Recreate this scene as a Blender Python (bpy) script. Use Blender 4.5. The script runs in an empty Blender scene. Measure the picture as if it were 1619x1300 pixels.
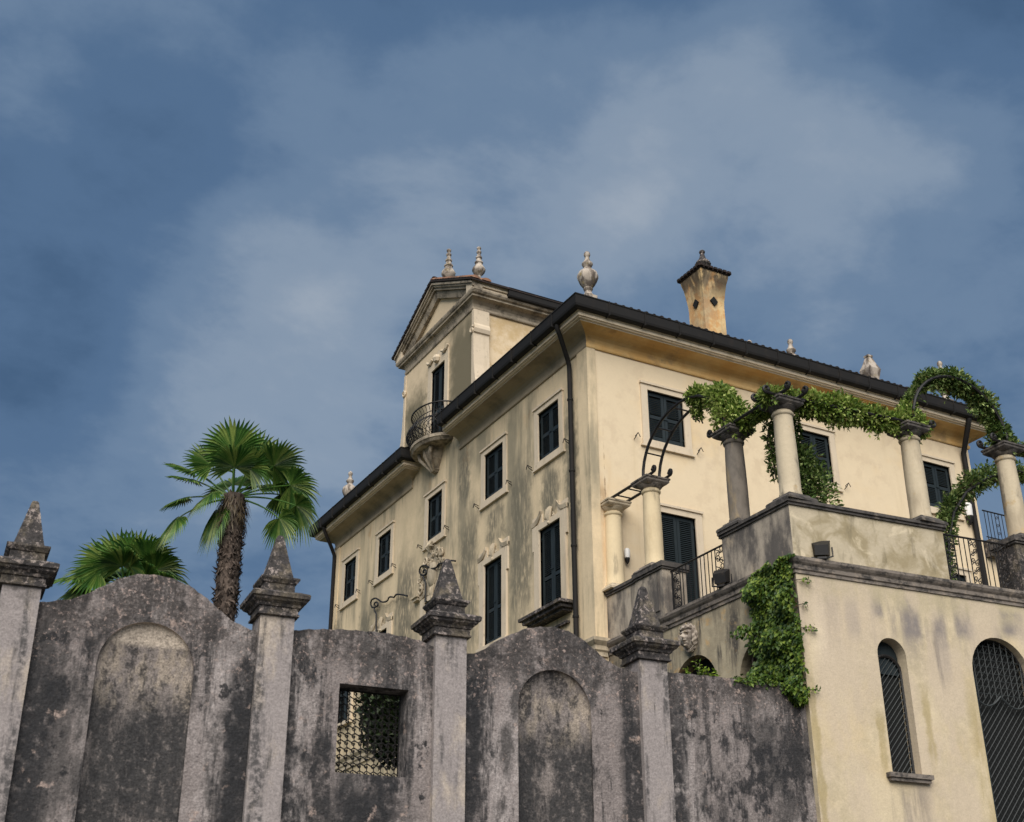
import bpy, bmesh, math, random
from mathutils import Vector, Matrix, Euler
random.seed(7)
R = math.radians
C = bpy.context.scene.collection
SC = bpy.context.scene

# ------------------------------------------------------------------ camera, sky, sun, exposure
cam_d = bpy.data.cameras.new("camera")
cam = bpy.data.objects.new("camera", cam_d)
C.objects.link(cam)
pitch, roll, yaw = R(26.044), R(-0.234), R(61.246)
fw = Vector((math.cos(yaw)*math.cos(pitch), math.sin(yaw)*math.cos(pitch), math.sin(pitch)))
rt = Vector((math.sin(yaw), -math.cos(yaw), 0))
up = rt.cross(fw)
r2 = rt*math.cos(roll)+up*math.sin(roll)
u2 = up*math.cos(roll)-rt*math.sin(roll)
CAM = Vector((-16.105, -25.311, 0.0))
cam.matrix_world = Matrix(((r2.x, u2.x, -fw.x, CAM.x), (r2.y, u2.y, -fw.y, CAM.y), (r2.z, u2.z, -fw.z, CAM.z), (0, 0, 0, 1)))
cam_d.sensor_fit = 'HORIZONTAL'
cam_d.sensor_width = 36.0
cam_d.lens = 36*2084.16/1619
cam_d.clip_end = 4000
cam_d.clip_start = 0.1
cam_d.dof.use_dof = True
cam_d.dof.focus_distance = 33.0
cam_d.dof.aperture_fstop = 1.4
SC.camera = cam

EXPO = 1.8
SUN_AZ = Vector((-0.52, -0.855, 0)).normalized()
SUN_EL = R(42)
vs = SC.view_settings
vs.view_transform = 'Standard'
vs.look = 'None'
vs.exposure = EXPO
vs.gamma = 1.0
vs.use_curve_mapping = False

W = bpy.data.worlds.new("World")
SC.world = W
W.use_nodes = True
wn = W.node_tree
wn.nodes.clear()


def srgb(r, g, b):
    def f(c):
        c /= 255.0
        return c/12.92 if c <= 0.04045 else ((c+0.055)/1.055)**2.4
    return (f(r), f(g), f(b))


def nn(nt, t, **kw):
    n = nt.nodes.new(t)
    for k, v in kw.items():
        setattr(n, k, v)
    return n


def setin(nt, sock, v):
    if isinstance(v, bpy.types.NodeSocket):
        nt.links.new(v, sock)
    else:
        if hasattr(sock.default_value, '__len__') and not isinstance(v, str):
            v = tuple(v)
            if len(v) == 3 and len(sock.default_value) == 4:
                v = v+(1.0,)
        sock.default_value = v


def mth(nt, op, a, b=0.0, c=None, clamp=False):
    n = nn(nt, 'ShaderNodeMath', operation=op, use_clamp=clamp)
    setin(nt, n.inputs[0], a)
    setin(nt, n.inputs[1], b)
    if c is not None:
        setin(nt, n.inputs[2], c)
    return n.outputs[0]


def vmth(nt, op, a, b):
    n = nn(nt, 'ShaderNodeVectorMath', operation=op)
    setin(nt, n.inputs[0], a)
    setin(nt, n.inputs[1], b)
    return n


def smooth(nt, v, lo, hi, a=0.0, b=1.0):
    n = nn(nt, 'ShaderNodeMapRange', interpolation_type='SMOOTHSTEP')
    setin(nt, n.inputs['Value'], v)
    n.inputs['From Min'].default_value = lo
    n.inputs['From Max'].default_value = hi
    n.inputs['To Min'].default_value = a
    n.inputs['To Max'].default_value = b
    return n.outputs['Result']


def mixc(nt, f, a, b, blend='MIX'):
    n = nn(nt, 'ShaderNodeMix', data_type='RGBA', blend_type=blend)
    setin(nt, n.inputs['Factor'], f)
    setin(nt, n.inputs['A'] if False else n.inputs[6], a)
    setin(nt, n.inputs[7], b)
    return n.outputs[2]


def noise(nt, vec, scale, detail=4, rough=0.55, stretch=(1, 1, 1), off=(0, 0, 0), dist=0.0):
    m = nn(nt, 'ShaderNodeMapping')
    setin(nt, m.inputs['Vector'], vec)
    m.inputs['Scale'].default_value = stretch
    m.inputs['Location'].default_value = off
    n = nn(nt, 'ShaderNodeTexNoise')
    nt.links.new(m.outputs[0], n.inputs['Vector'])
    n.inputs['Scale'].default_value = scale
    n.inputs['Detail'].default_value = detail
    n.inputs['Roughness'].default_value = rough
    n.inputs['Distortion'].default_value = dist
    return n.outputs['Fac']


# storm sky: a Nishita sky seen through a sheet of procedural rain cloud
sky = nn(wn, 'ShaderNodeTexSky', sky_type='NISHITA')
sky.sun_disc = False
sky.sun_elevation = SUN_EL
sky.sun_rotation = math.atan2(SUN_AZ.x, SUN_AZ.y)
bgA = nn(wn, 'ShaderNodeBackground')
wn.links.new(sky.outputs[0], bgA.inputs[0])
bgA.inputs[1].default_value = 0.05
tc = nn(wn, 'ShaderNodeTexCoord')
D = tc.outputs['Generated']
sep = nn(wn, 'ShaderNodeSeparateXYZ')
wn.links.new(D, sep.inputs[0])
den = mth(wn, 'ADD', mth(wn, 'MAXIMUM', sep.outputs['Z'], 0.0), 0.28)
px = mth(wn, 'DIVIDE', sep.outputs['X'], den)
py = mth(wn, 'DIVIDE', sep.outputs['Y'], den)
cmb = nn(wn, 'ShaderNodeCombineXYZ')
wn.links.new(px, cmb.inputs[0])
wn.links.new(py, cmb.inputs[1])
P2 = cmb.outputs[0]
c1 = noise(wn, P2, 3.0, 10, 0.60, stretch=(1.0, 1.15, 1), off=(0.4, 0.15, 0.0), dist=0.15)
c2 = noise(wn, P2, 7.5, 9, 0.62, stretch=(1.0, 1.1, 1), off=(3.1, 1.7, 2.0), dist=0.15)
c3 = noise(wn, P2, 1.5, 3, 0.5, off=(7.3, 2.2, 4.0))
val = mth(wn, 'MULTIPLY', mth(wn, 'SUBTRACT', c1, 0.5), 1.15)
val = mth(wn, 'MULTIPLY_ADD', mth(wn, 'SUBTRACT', c2, 0.5), 0.55, val)
val = mth(wn, 'MULTIPLY_ADD', mth(wn, 'SUBTRACT', c3, 0.5), 0.25, val)
# broad banks of paler and darker cloud, placed by direction
for (dx, dy, dz), rad, amp in [
        ((0.400, 0.690, 0.603), 9, 0.40), ((0.500, 0.620, 0.605), 9, 0.30), ((0.310, 0.752, 0.582), 9, 0.22), ((0.25, 0.80, 0.545), 7, 0.10),
        ((0.585, 0.540, 0.605), 8, 0.22), ((0.27, 0.84, 0.47), 9, 0.26), ((0.652, 0.539, 0.533), 9, 0.12),
        ((0.235, 0.86, 0.45), 8, 0.14), ((0.118, 0.835, 0.538), 10, -0.26), ((0.10, 0.885, 0.455), 6, -0.16), ((0.062, 0.799, 0.599), 3, 0.16),
        ((0.355, 0.640, 0.682), 10, -0.34), ((0.56, 0.46, 0.69), 9, -0.36), ((0.66, 0.43, 0.62), 7, -0.26), ((0.15, 0.75, 0.65), 10, -0.10), ((0.670, 0.570, 0.475), 10, -0.06), ((0.10, 0.93, 0.36), 9, -0.04)]:
    dn = Vector((dx, dy, dz)).normalized()
    dt = vmth(wn, 'DOT_PRODUCT', D, tuple(dn)).outputs['Value']
    g = smooth(wn, dt, math.cos(R(rad)), 1.0)
    val = mth(wn, 'MULTIPLY_ADD', g, amp, val)
ramp = nn(wn, 'ShaderNodeValToRGB')
wn.links.new(smooth(wn, val, -0.82, 0.92), ramp.inputs[0])
cr = ramp.color_ramp
cr.interpolation = 'EASE'
SKYK = 1.0/2**EXPO
stops = [(0.0, (61, 88, 119)), (0.30, (82, 109, 141)), (0.55, (106, 129, 156)), (0.78, (134, 151, 171)), (1.0, (160, 171, 184))]
while len(cr.elements) < len(stops):
    cr.elements.new(0.5)
for e, (p_, c_) in zip(cr.elements, stops):
    e.position = p_
    l = srgb(*c_)
    e.color = (l[0]*SKYK, l[1]*SKYK, l[2]*SKYK, 1)
bgB = nn(wn, 'ShaderNodeBackground')
wn.links.new(ramp.outputs[0], bgB.inputs[0])
bgB.inputs[1].default_value = 1.0
mx = nn(wn, 'ShaderNodeMixShader')
mx.inputs[0].default_value = 0.95
wn.links.new(bgA.outputs[0], mx.inputs[1])
wn.links.new(bgB.outputs[0], mx.inputs[2])
wo = nn(wn, 'ShaderNodeOutputWorld')
wn.links.new(mx.outputs[0], wo.inputs[0])

sl = bpy.data.lights.new("sun", 'SUN')
sl.energy = 1.5
sl.angle = R(62)
sl.color = (1.0, 0.95, 0.875)
so = bpy.data.objects.new("sun", sl)
C.objects.link(so)
sdir = SUN_AZ*math.cos(SUN_EL)+Vector((0, 0, math.sin(SUN_EL)))
so.rotation_euler = (-sdir).to_track_quat('-Z', 'Y').to_euler()
so.location = (-20, -30, 40)

# ------------------------------------------------------------------ materials
MATS = {}


def weathered(name, base, layers, rough=0.9, bump=0.25, bscale=18.0, mottle=0.10, bdist=0.02, fine=0.0):
    m = bpy.data.materials.new(name)
    m.use_nodes = True
    nt = m.node_tree
    b = nt.nodes['Principled BSDF']
    geo = nn(nt, 'ShaderNodeNewGeometry')
    pos = geo.outputs['Position']
    sp = nn(nt, 'ShaderNodeSeparateXYZ')
    nt.links.new(pos, sp.inputs[0])
    ax = {'x': sp.outputs[0], 'y': sp.outputs[1], 'z': sp.outputs[2]}
    col = None
    n0 = noise(nt, pos, 2.2, 6, 0.65)
    n1 = noise(nt, pos, 14, 5, 0.7, off=(5, 3, 1))
    v = mth(nt, 'MULTIPLY_ADD', mth(nt, 'SUBTRACT', n0, 0.5), mottle*3, 1.0)
    v = mth(nt, 'MULTIPLY_ADD', mth(nt, 'SUBTRACT', n1, 0.5), mottle*3, v)
    n2 = noise(nt, pos, 30, 4, 0.75, off=(2, 9, 4)) if fine else None
    hs = vmth(nt, 'SCALE', base, (0, 0, 0))
    setin(nt, hs.inputs['Scale'], v)
    col = hs.outputs[0]
    for L in layers:
        f = None
        for (sc, lo, hi, st, of) in L.get('n', []):
            q = smooth(nt, noise(nt, pos, sc, L.get('det', 6), L.get('rg', 0.62), stretch=st, off=of, dist=L.get('dist', 0.0)), lo, hi)
            f = q if f is None else mth(nt, 'MULTIPLY', f, q)
        for (a, lo, hi) in L.get('g', []):
            q = smooth(nt, ax[a], lo, hi) if lo < hi else smooth(nt, ax[a], hi, lo, 1.0, 0.0)
            f = q if f is None else mth(nt, 'MULTIPLY', f, q)
        if 'bands' in L:
            tot = None
            for bd in L['bands']:
                q = None
                for (a, c_, w_) in bd:
                    d_ = mth(nt, 'ABSOLUTE', mth(nt, 'SUBTRACT', ax[a], c_))
                    if 'warp' in L:
                        d_ = mth(nt, 'MULTIPLY_ADD', mth(nt, 'SUBTRACT', n0, 0.5), L['warp'], d_)
                    s_ = smooth(nt, d_, w_*0.35, w_, 1.0, 0.0)
                    q = s_ if q is None else mth(nt, 'MULTIPLY', q, s_)
                tot = q if tot is None else mth(nt, 'MAXIMUM', tot, q)
            f = tot if f is None else mth(nt, 'MULTIPLY', f, tot)
        f = mth(nt, 'MULTIPLY', f, L.get('s', 1.0))
        col = mixc(nt, f, col, L['c'])
    if fine:
        fs = vmth(nt, 'SCALE', col, (0, 0, 0))
        setin(nt, fs.inputs['Scale'], mth(nt, 'MAXIMUM', mth(nt, 'MULTIPLY_ADD', mth(nt, 'SUBTRACT', n2, 0.5), fine, 1.0), 0.15))
        col = fs.outputs[0]
    nt.links.new(col, b.inputs['Base Color'])
    b.inputs['Roughness'].default_value = rough
    b.inputs['Specular IOR Level'].default_value = 0.25
    if bump:
        bn = nn(nt, 'ShaderNodeBump')
        bn.inputs['Strength'].default_value = bump
        bn.inputs['Distance'].default_value = bdist
        h = noise(nt, pos, bscale, 6, 0.65)
        h2 = noise(nt, pos, bscale*0.18, 4, 0.6)
        nt.links.new(mth(nt, 'MULTIPLY_ADD', h2, 1.5, h), bn.inputs['Height'])
        nt.links.new(bn.outputs[0], b.inputs['Normal'])
    MATS[name] = m
    return m


ST = (1, 1, 0.10)
STR2 = (1, 1, 0.22)
ISO = (1, 1, 1)
weathered('plaster_cream', (0.67, 0.545, 0.375), [  # warm cream plaster of the front, cleaner than the stained left side
    dict(c=(0.64, 0.46, 0.24), n=[(0.5, 0.50, 0.72, ISO, (2, 2, 2))], s=0.5),
    dict(c=(0.48, 0.36, 0.20), n=[(1.6, 0.55, 0.75, ST, (4, 1, 2))], s=0.35),
    dict(c=(0.50, 0.27, 0.09), bands=[[('x', 0.42, 0.22), ('z', 10.6, 3.4)], [('x', 0.18, 0.10), ('z', 12.0, 5.0)]], warp=0.15, n=[(3.0, 0.36, 0.62, STR2, (1, 0, 0))], s=0.55),
    dict(c=(0.28, 0.17, 0.08), bands=[[('x', 0.30, 0.16), ('z', 12.3, 0.45)]], n=[(3.0, 0.3, 0.5, ISO, (1, 0, 0))], s=0.5),
    dict(c=(0.26, 0.17, 0.10), bands=[[('x', 0.40, 0.022), ('z', 11.0, 3.6)]], warp=0.22, s=0.8),
    dict(c=(0.56, 0.44, 0.30), n=[(2.6, 0.45, 0.62, ISO, (1, 7, 0)), (0.6, 0.4, 0.6, ISO, (5, 0, 0))], s=0.6),
    dict(c=(0.44, 0.24, 0.08), bands=[[('x', 8.9, 0.16), ('z', 13.35, 0.14)], [('x', 5.1, 0.14), ('z', 12.7, 0.14)]], s=0.55),
], bump=0.12, mottle=0.035)
weathered('plaster_stained', (0.66, 0.525, 0.345), [
    dict(c=(0.46, 0.38, 0.245), n=[(0.55, 0.46, 0.66, (1, 1, 0.5), (3, 0, 1))], s=0.5),
    dict(c=(0.235, 0.208, 0.148), n=[(1.1, 0.40, 0.58, (1, 1, 0.16), (0, 0, 0)), (0.33, 0.40, 0.58, (1, 1, 0.7), (1, 6, 2))], s=0.8),
    dict(c=(0.150, 0.136, 0.100), n=[(1.5, 0.26, 0.50, (1, 1, 0.22), (3, 0, 0)), (9, 0.25, 0.55, (1, 1, 0.3), (3, 0, 0))], warp=0.9,
         bands=[[('y', 3.6, 0.75), ('z', 12.4, 3.2)], [('y', 6.7, 0.85), ('z', 12.0, 3.0)], [('y', 0.95, 0.45), ('z', 13.2, 3.0)],
                [('y', 11.1, 1.1), ('z', 12.3, 2.6)], [('y', 14.2, 0.75), ('z', 12.2, 1.7)], [('y', 7.0, 0.5), ('z', 15.4, 1.2)], [('y', 2.0, 0.6), ('z', 13.1, 1.0)],
                [('y', 5.0, 0.7), ('z', 13.3, 0.8)], [('y', 16.6, 0.5), ('z', 13.0, 1.6)]], s=0.88),
    dict(c=(0.15, 0.14, 0.10), n=[(5, 0.5, 0.7, ST, (9, 0, 0)), (0.4, 0.45, 0.6, ISO, (9, 1, 0))], s=0.6),
    dict(c=(0.42, 0.22, 0.08), n=[(1.1, 0.56, 0.70, (1, 1, 0.6), (6, 3, 2))], g=[('z', 15.0, 16.6)], s=0.5),
], bump=0.25, mottle=0.075)
weathered('plaster_belvedere', (0.66, 0.525, 0.355), [
    dict(c=(0.135, 0.118, 0.075), n=[(1.0, 0.16, 0.42, (1, 1, 0.4), (0, 0, 0))], warp=1.2,
         bands=[[('y', 7.1, 1.7), ('z', 19.0, 3.4), ('x', 0.0, 0.6)], [('y', 10.75, 1.2), ('z', 18.4, 2.2), ('x', 0.0, 0.6)]], s=0.92),
    dict(c=(0.45, 0.30, 0.12), n=[(1.2, 0.46, 0.66, ISO, (0, 3, 0))], g=[('x', 0.2, 0.6)], s=0.6),
], bump=0.22, mottle=0.07)
weathered('cove_plaster', (0.56, 0.375, 0.165), [
    dict(c=(0.44, 0.235, 0.065), n=[(1.3, 0.36, 0.62, (1, 1, 1), (0, 0, 0))], s=0.6),
    dict(c=(0.20, 0.14, 0.08), n=[(1.7, 0.52, 0.68, ISO, (7, 2, 0))], s=0.55),
], bump=0.15, mottle=0.06)
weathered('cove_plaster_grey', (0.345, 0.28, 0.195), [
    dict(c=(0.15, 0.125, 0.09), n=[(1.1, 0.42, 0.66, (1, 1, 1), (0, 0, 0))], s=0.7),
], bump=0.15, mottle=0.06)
weathered('pale_stone', (0.59, 0.49, 0.365), [
    dict(c=(0.36, 0.29, 0.19), n=[(2.6, 0.50, 0.74, STR2, (0, 0, 0))], s=0.55),
    dict(c=(0.20, 0.17, 0.12), n=[(6, 0.60, 0.74, ISO, (4, 0, 0))], s=0.5),
], bump=0.15, mottle=0.06)
weathered('pale_stone_grey', (0.50, 0.415, 0.30), [
    dict(c=(0.21, 0.175, 0.125), n=[(1.8, 0.46, 0.66, STR2, (0, 0, 0))], s=0.75),
    dict(c=(0.10, 0.085, 0.065), n=[(5, 0.58, 0.72, ISO, (4, 0, 0))], s=0.6),
], bump=0.2, mottle=0.08)
weathered('cornice_stone', (0.36, 0.30, 0.225), [
    dict(c=(0.085, 0.072, 0.056), n=[(1.5, 0.42, 0.60, ISO, (0, 0, 0)), (7, 0.3, 0.6, ISO, (0, 0, 0))], s=0.85),
    dict(c=(0.05, 0.043, 0.035), n=[(5, 0.56, 0.70, ISO, (4, 0, 0))], s=0.6),
], bump=0.25, mottle=0.1)
weathered('finial_stone', (0.43, 0.37, 0.31), [
    dict(c=(0.085, 0.066, 0.055), n=[(5, 0.42, 0.58, (1, 1, 0.5), (0, 0, 0))], s=0.85),
    dict(c=(0.34, 0.26, 0.10), n=[(7, 0.56, 0.70, ISO, (5, 0, 0))], s=0.6),
], bump=0.3, mottle=0.1)
weathered('chimney_plaster', (0.64, 0.46, 0.235), [
    dict(c=(0.52, 0.235, 0.07), n=[(3.0, 0.46, 0.60, ISO, (0, 0, 0))], s=0.65),
    dict(c=(0.055, 0.045, 0.035), n=[(3.4, 0.36, 0.54, (1, 1, 0.35), (2, 0, 0))], g=[('z', 19.9, 20.9)], s=0.9),
    dict(c=(0.30, 0.23, 0.15), n=[(2.0, 0.46, 0.66, STR2, (8, 0, 0))], s=0.6),
], bump=0.4, mottle=0.12)
weathered('wall_concrete', (0.212, 0.182, 0.172), [
    dict(c=(0.35, 0.31, 0.295), n=[(0.9, 0.46, 0.60, (1, 1, 0.30), (0, 0, 0)), (6, 0.24, 0.58, (1, 1, 0.6), (0, 0, 0))], s=0.8, rg=0.64),
    dict(c=(0.070, 0.064, 0.062), n=[(0.8, 0.47, 0.57, (1, 1, 0.40), (4, 1, 0)), (5, 0.30, 0.52, (1, 1, 0.5), (2, 0, 0))], s=0.9, rg=0.70),
    dict(c=(0.024, 0.024, 0.026), n=[(0.95, 0.50, 0.60, (1, 1, 0.40), (8, 4, 0)), (6, 0.38, 0.54, (1, 1, 0.6), (2, 0, 0))], s=0.96, rg=0.72),
    dict(c=(0.022, 0.022, 0.024), n=[(4.0, 0.575, 0.635, (1, 1, 0.8), (3, 9, 0)), (0.8, 0.42, 0.55, ISO, (1, 9, 0))], s=0.92, rg=0.6),
    dict(c=(0.030, 0.029, 0.030), n=[(2.4, 0.51, 0.60, (1, 1, 0.10), (6, 0, 0)), (10, 0.30, 0.54, ISO, (5, 0, 0))], s=0.88, rg=0.70),
    dict(c=(0.024, 0.024, 0.026), n=[(7, 0.28, 0.50, ISO, (2, 0, 0))], warp=0.35,
         bands=[[('x', -13.05, 0.42), ('z', 3.4, 2.9)], [('x', -10.05, 0.36), ('z', 3.8, 2.6)], [('x', -6.35, 0.30), ('z', 4.6, 2.0)], [('x', -3.3, 0.34), ('z', 4.0, 2.6)], [('x', -2.50, 0.34), ('z', 4.0, 2.6)], [('x', -8.0, 0.9), ('z', 3.2, 0.9)]], s=0.92),
    dict(c=(0.050, 0.044, 0.042), n=[(2.6, 0.34, 0.54, ISO, (1, 0, 0)), (18, 0.30, 0.54, ISO, (5, 0, 0))], g=[('z', 5.45, 5.95)], s=0.85, rg=0.72),
    dict(c=(0.38, 0.29, 0.255), n=[(15, 0.55, 0.65, ISO, (3, 3, 3)), (1.3, 0.38, 0.54, ISO, (0, 5, 0))], g=[('z', 4.9, 5.7)], s=0.75, rg=0.7),
    dict(c=(0.36, 0.275, 0.235), n=[(3.0, 0.60, 0.68, ISO, (2, 8, 0)), (12, 0.36, 0.56, ISO, (6, 4, 0))], s=0.8, rg=0.7),
], rough=0.95, bump=0.9, bscale=18, mottle=0.16, bdist=0.03, fine=2.0)
weathered('niche_concrete', (0.19, 0.163, 0.150), [
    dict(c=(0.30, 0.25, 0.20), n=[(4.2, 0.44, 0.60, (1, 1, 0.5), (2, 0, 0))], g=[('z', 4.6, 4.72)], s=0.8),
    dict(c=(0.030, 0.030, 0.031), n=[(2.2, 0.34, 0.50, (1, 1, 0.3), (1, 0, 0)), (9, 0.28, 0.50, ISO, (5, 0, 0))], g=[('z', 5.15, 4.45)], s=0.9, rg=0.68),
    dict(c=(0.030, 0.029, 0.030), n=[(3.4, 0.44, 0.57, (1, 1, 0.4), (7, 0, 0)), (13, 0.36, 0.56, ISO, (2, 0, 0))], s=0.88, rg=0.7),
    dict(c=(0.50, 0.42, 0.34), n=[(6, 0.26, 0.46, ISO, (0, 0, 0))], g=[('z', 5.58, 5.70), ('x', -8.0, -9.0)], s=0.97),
    dict(c=(0.022, 0.022, 0.023), n=[(24, 0.56, 0.66, ISO, (3, 1, 3))], s=0.6, rg=0.7),
], rough=0.95, bump=0.7, bscale=16, mottle=0.18, bdist=0.03, fine=2.6)
weathered('pier_plaster', (0.27, 0.238, 0.228), [
    dict(c=(0.43, 0.36, 0.29), n=[(2.0, 0.50, 0.68, (1, 1, 0.5), (0, 0, 0))], s=0.8),
    dict(c=(0.045, 0.044, 0.045), n=[(2.3, 0.50, 0.62, ST, (1, 0, 0)), (9, 0.36, 0.58, ISO, (2, 0, 0))], s=0.85, rg=0.7),
    dict(c=(0.06, 0.055, 0.05), n=[(4.0, 0.52, 0.66, ISO, (5, 0, 0))], g=[('z', 5.6, 6.3)], s=0.7),
], rough=0.95, bump=0.5, bscale=16, mottle=0.13, fine=1.5)
weathered('dark_stone', (0.052, 0.047, 0.046), [
    dict(c=(0.36, 0.30, 0.27), n=[(12, 0.52, 0.60, ISO, (0, 0, 0)), (2.2, 0.36, 0.54, ISO, (1, 0, 0))], s=0.9, rg=0.74),
    dict(c=(0.17, 0.14, 0.10), n=[(3.0, 0.48, 0.66, ISO, (6, 0, 0))], s=0.7),
    dict(c=(0.020, 0.019, 0.019), n=[(7, 0.50, 0.64, ISO, (3, 0, 2))], s=0.7),
], rough=0.95, bump=0.9, bscale=22, mottle=0.18, bdist=0.03, fine=2.0)
weathered('string_stone', (0.20, 0.170, 0.145), [
    dict(c=(0.030, 0.029, 0.029), n=[(3.0, 0.42, 0.60, (1, 1, 2.0), (0, 0, 0)), (10, 0.3, 0.6, ISO, (0, 0, 0))], s=0.9, rg=0.68),
    dict(c=(0.36, 0.29, 0.225), n=[(4.2, 0.54, 0.70, ISO, (6, 0, 0))], s=0.7),
], rough=0.95, bump=0.5, bscale=18, mottle=0.14)
weathered('coping_stone', (0.085, 0.076, 0.070), [
    dict(c=(0.22, 0.185, 0.15), n=[(4.0, 0.52, 0.68, ISO, (0, 0, 0))], s=0.7),
    dict(c=(0.025, 0.025, 0.025), n=[(6, 0.48, 0.62, ISO, (3, 0, 0))], s=0.7),
], rough=0.95, bump=0.5, bscale=18, mottle=0.15)
weathered('parapet_plaster', (0.46, 0.39, 0.28), [
    dict(c=(0.25, 0.20, 0.11), n=[(1.4, 0.42, 0.62, ISO, (0, 0, 0))], s=0.75, dist=0.6),
    dict(c=(0.66, 0.56, 0.40), n=[(1.6, 0.54, 0.66, ISO, (5, 2, 0))], s=0.6, dist=0.8),
    dict(c=(0.13, 0.11, 0.07), n=[(2.6, 0.54, 0.68, STR2, (2, 0, 0))], s=0.6),
], bump=0.3, mottle=0.09)
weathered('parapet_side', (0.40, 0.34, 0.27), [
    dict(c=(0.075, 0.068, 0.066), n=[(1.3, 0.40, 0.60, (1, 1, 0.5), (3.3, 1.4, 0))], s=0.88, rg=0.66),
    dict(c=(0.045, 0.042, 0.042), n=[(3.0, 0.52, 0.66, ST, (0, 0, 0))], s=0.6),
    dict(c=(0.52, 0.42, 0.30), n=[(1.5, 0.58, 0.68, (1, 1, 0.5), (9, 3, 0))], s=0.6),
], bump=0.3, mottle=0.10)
weathered('terrace_front_plaster', (0.555, 0.46, 0.315), [
    dict(c=(0.54, 0.42, 0.25), n=[(0.7, 0.46, 0.64, ISO, (1, 0, 0))], s=0.5),
    dict(c=(0.40, 0.335, 0.225), n=[(1.0, 0.41, 0.56, (1, 1, 0.5), (12, 2, 0)), (6, 0.3, 0.6, ISO, (1, 0, 0))], s=0.6),
    dict(c=(0.235, 0.20, 0.175), n=[(1.7, 0.46, 0.60, (1, 1, 0.16), (2.4, 0, 0)), (8, 0.22, 0.5, ISO, (0, 0, 0))], g=[('z', 6.3, 7.7)], s=0.8),
    dict(c=(0.68, 0.57, 0.42), n=[(2.4, 0.40, 0.60, (1, 1, 0.12), (6, 1, 0))], bands=[[('x', 1.0, 0.7), ('z', 7.3, 1.0)]], warp=0.4, s=0.7),
    dict(c=(0.215, 0.188, 0.172), n=[(5, 0.16, 0.44, (1, 1, 0.3), (4, 0, 0))], warp=0.16,
         bands=[[('x', 1.55, 0.24), ('z', 7.65, 0.62)], [('x', 2.16, 0.22), ('z', 7.95, 0.40)], [('x', 2.98, 0.30), ('z', 7.7, 0.58)], [('x', 3.66, 0.22), ('z', 7.25, 0.95)], [('x', 4.3, 0.34), ('z', 7.85, 0.50)], [('x', 5.6, 0.5), ('z', 7.95, 0.42)]], s=1.0),
    dict(c=(0.42, 0.355, 0.235), n=[(2.5, 0.30, 0.55, ISO, (1, 0, 0))], g=[('z', 7.7, 8.15)], s=0.85),
    dict(c=(0.50, 0.41, 0.31), n=[(1.1, 0.42, 0.60, (1, 1, 0.5), (8, 0, 0))], s=0.7),
    dict(c=(0.30, 0.235, 0.10), n=[(3.0, 0.28, 0.54, STR2, (4, 0, 0))], warp=0.25, bands=[[('x', 4.30, 0.36), ('z', 5.0, 2.2)], [('x', 0.42, 0.12), ('z', 4.5, 2.6)], [('x', 3.05, 0.14), ('z', 5.6, 1.0)], [('x', 1.90, 0.12), ('z', 5.2, 0.8)]], s=0.6),
    dict(c=(0.20, 0.17, 0.15), n=[(4.0, 0.40, 0.60, ST, (4, 0, 0))], bands=[[('x', 2.35, 0.62), ('z', 4.0, 0.58)], [('x', 3.55, 0.16), ('z', 7.0, 0.9)]], warp=0.2, s=0.75),
    dict(c=(0.40, 0.34, 0.30), n=[(1.4, 0.42, 0.6, STR2, (4, 2, 0))], bands=[[('x', 4.75, 0.25), ('z', 5.0, 2.2)]], warp=0.3, s=0.6),
], bump=0.3, mottle=0.06, fine=0.5)
weathered('terrace_side_plaster', (0.44, 0.37, 0.255), [
    dict(c=(0.055, 0.050, 0.048), n=[(2.0, 0.42, 0.54, (1, 1, 0.14), (1, 5.2, 0)), (9, 0.22, 0.5, ISO, (0, 0, 0))], g=[('z', 6.4, 7.3)], s=0.92, rg=0.66),
    dict(c=(0.24, 0.20, 0.14), n=[(1.6, 0.42, 0.62, ISO, (3, 0, 0))], s=0.6),
    dict(c=(0.52, 0.32, 0.13), n=[(3.2, 0.56, 0.68, ISO, (1, 3, 0))], s=0.6),
], bump=0.35, mottle=0.12)
weathered('column_stone', (0.50, 0.42, 0.30), [
    dict(c=(0.27, 0.215, 0.15), n=[(1.6, 0.44, 0.66, STR2, (0, 0, 0))], s=0.7),
    dict(c=(0.10, 0.088, 0.075), n=[(2.6, 0.52, 0.66, (1, 1, 0.3), (5, 1, 0))], s=0.75),
    dict(c=(0.40, 0.26, 0.10), n=[(3.0, 0.58, 0.72, ISO, (2, 0, 0))], s=0.6),
], bump=0.25, mottle=0.08)
weathered('column_stone_pale', (0.66, 0.535, 0.345), [
    dict(c=(0.42, 0.31, 0.18), n=[(1.6, 0.50, 0.70, STR2, (0, 0, 0))], s=0.6),
    dict(c=(0.20, 0.165, 0.12), n=[(2.4, 0.60, 0.72, STR2, (5, 1, 0))], s=0.6),
], bump=0.2, mottle=0.06)
weathered('column_stone_dark', (0.175, 0.150, 0.125), [
    dict(c=(0.085, 0.075, 0.066), n=[(2.2, 0.42, 0.62, (1, 1, 0.4), (0, 0, 0))], s=0.8),
    dict(c=(0.34, 0.25, 0.13), n=[(2.4, 0.54, 0.70, STR2, (2, 0, 0))], s=0.7),
], bump=0.3, mottle=0.10)
weathered('shutter_paint', (0.017, 0.024, 0.027), [
    dict(c=(0.030, 0.039, 0.042), n=[(7, 0.5, 0.72, STR2, (0, 0, 0))], s=0.6)], rough=0.55, bump=0.08, mottle=0.08)
weathered('iron', (0.015, 0.014, 0.014), [
    dict(c=(0.06, 0.045, 0.035), n=[(9, 0.55, 0.72, ISO, (0, 0, 0))], s=0.5)], rough=0.5, bump=0.1, mottle=0.1)
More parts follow.
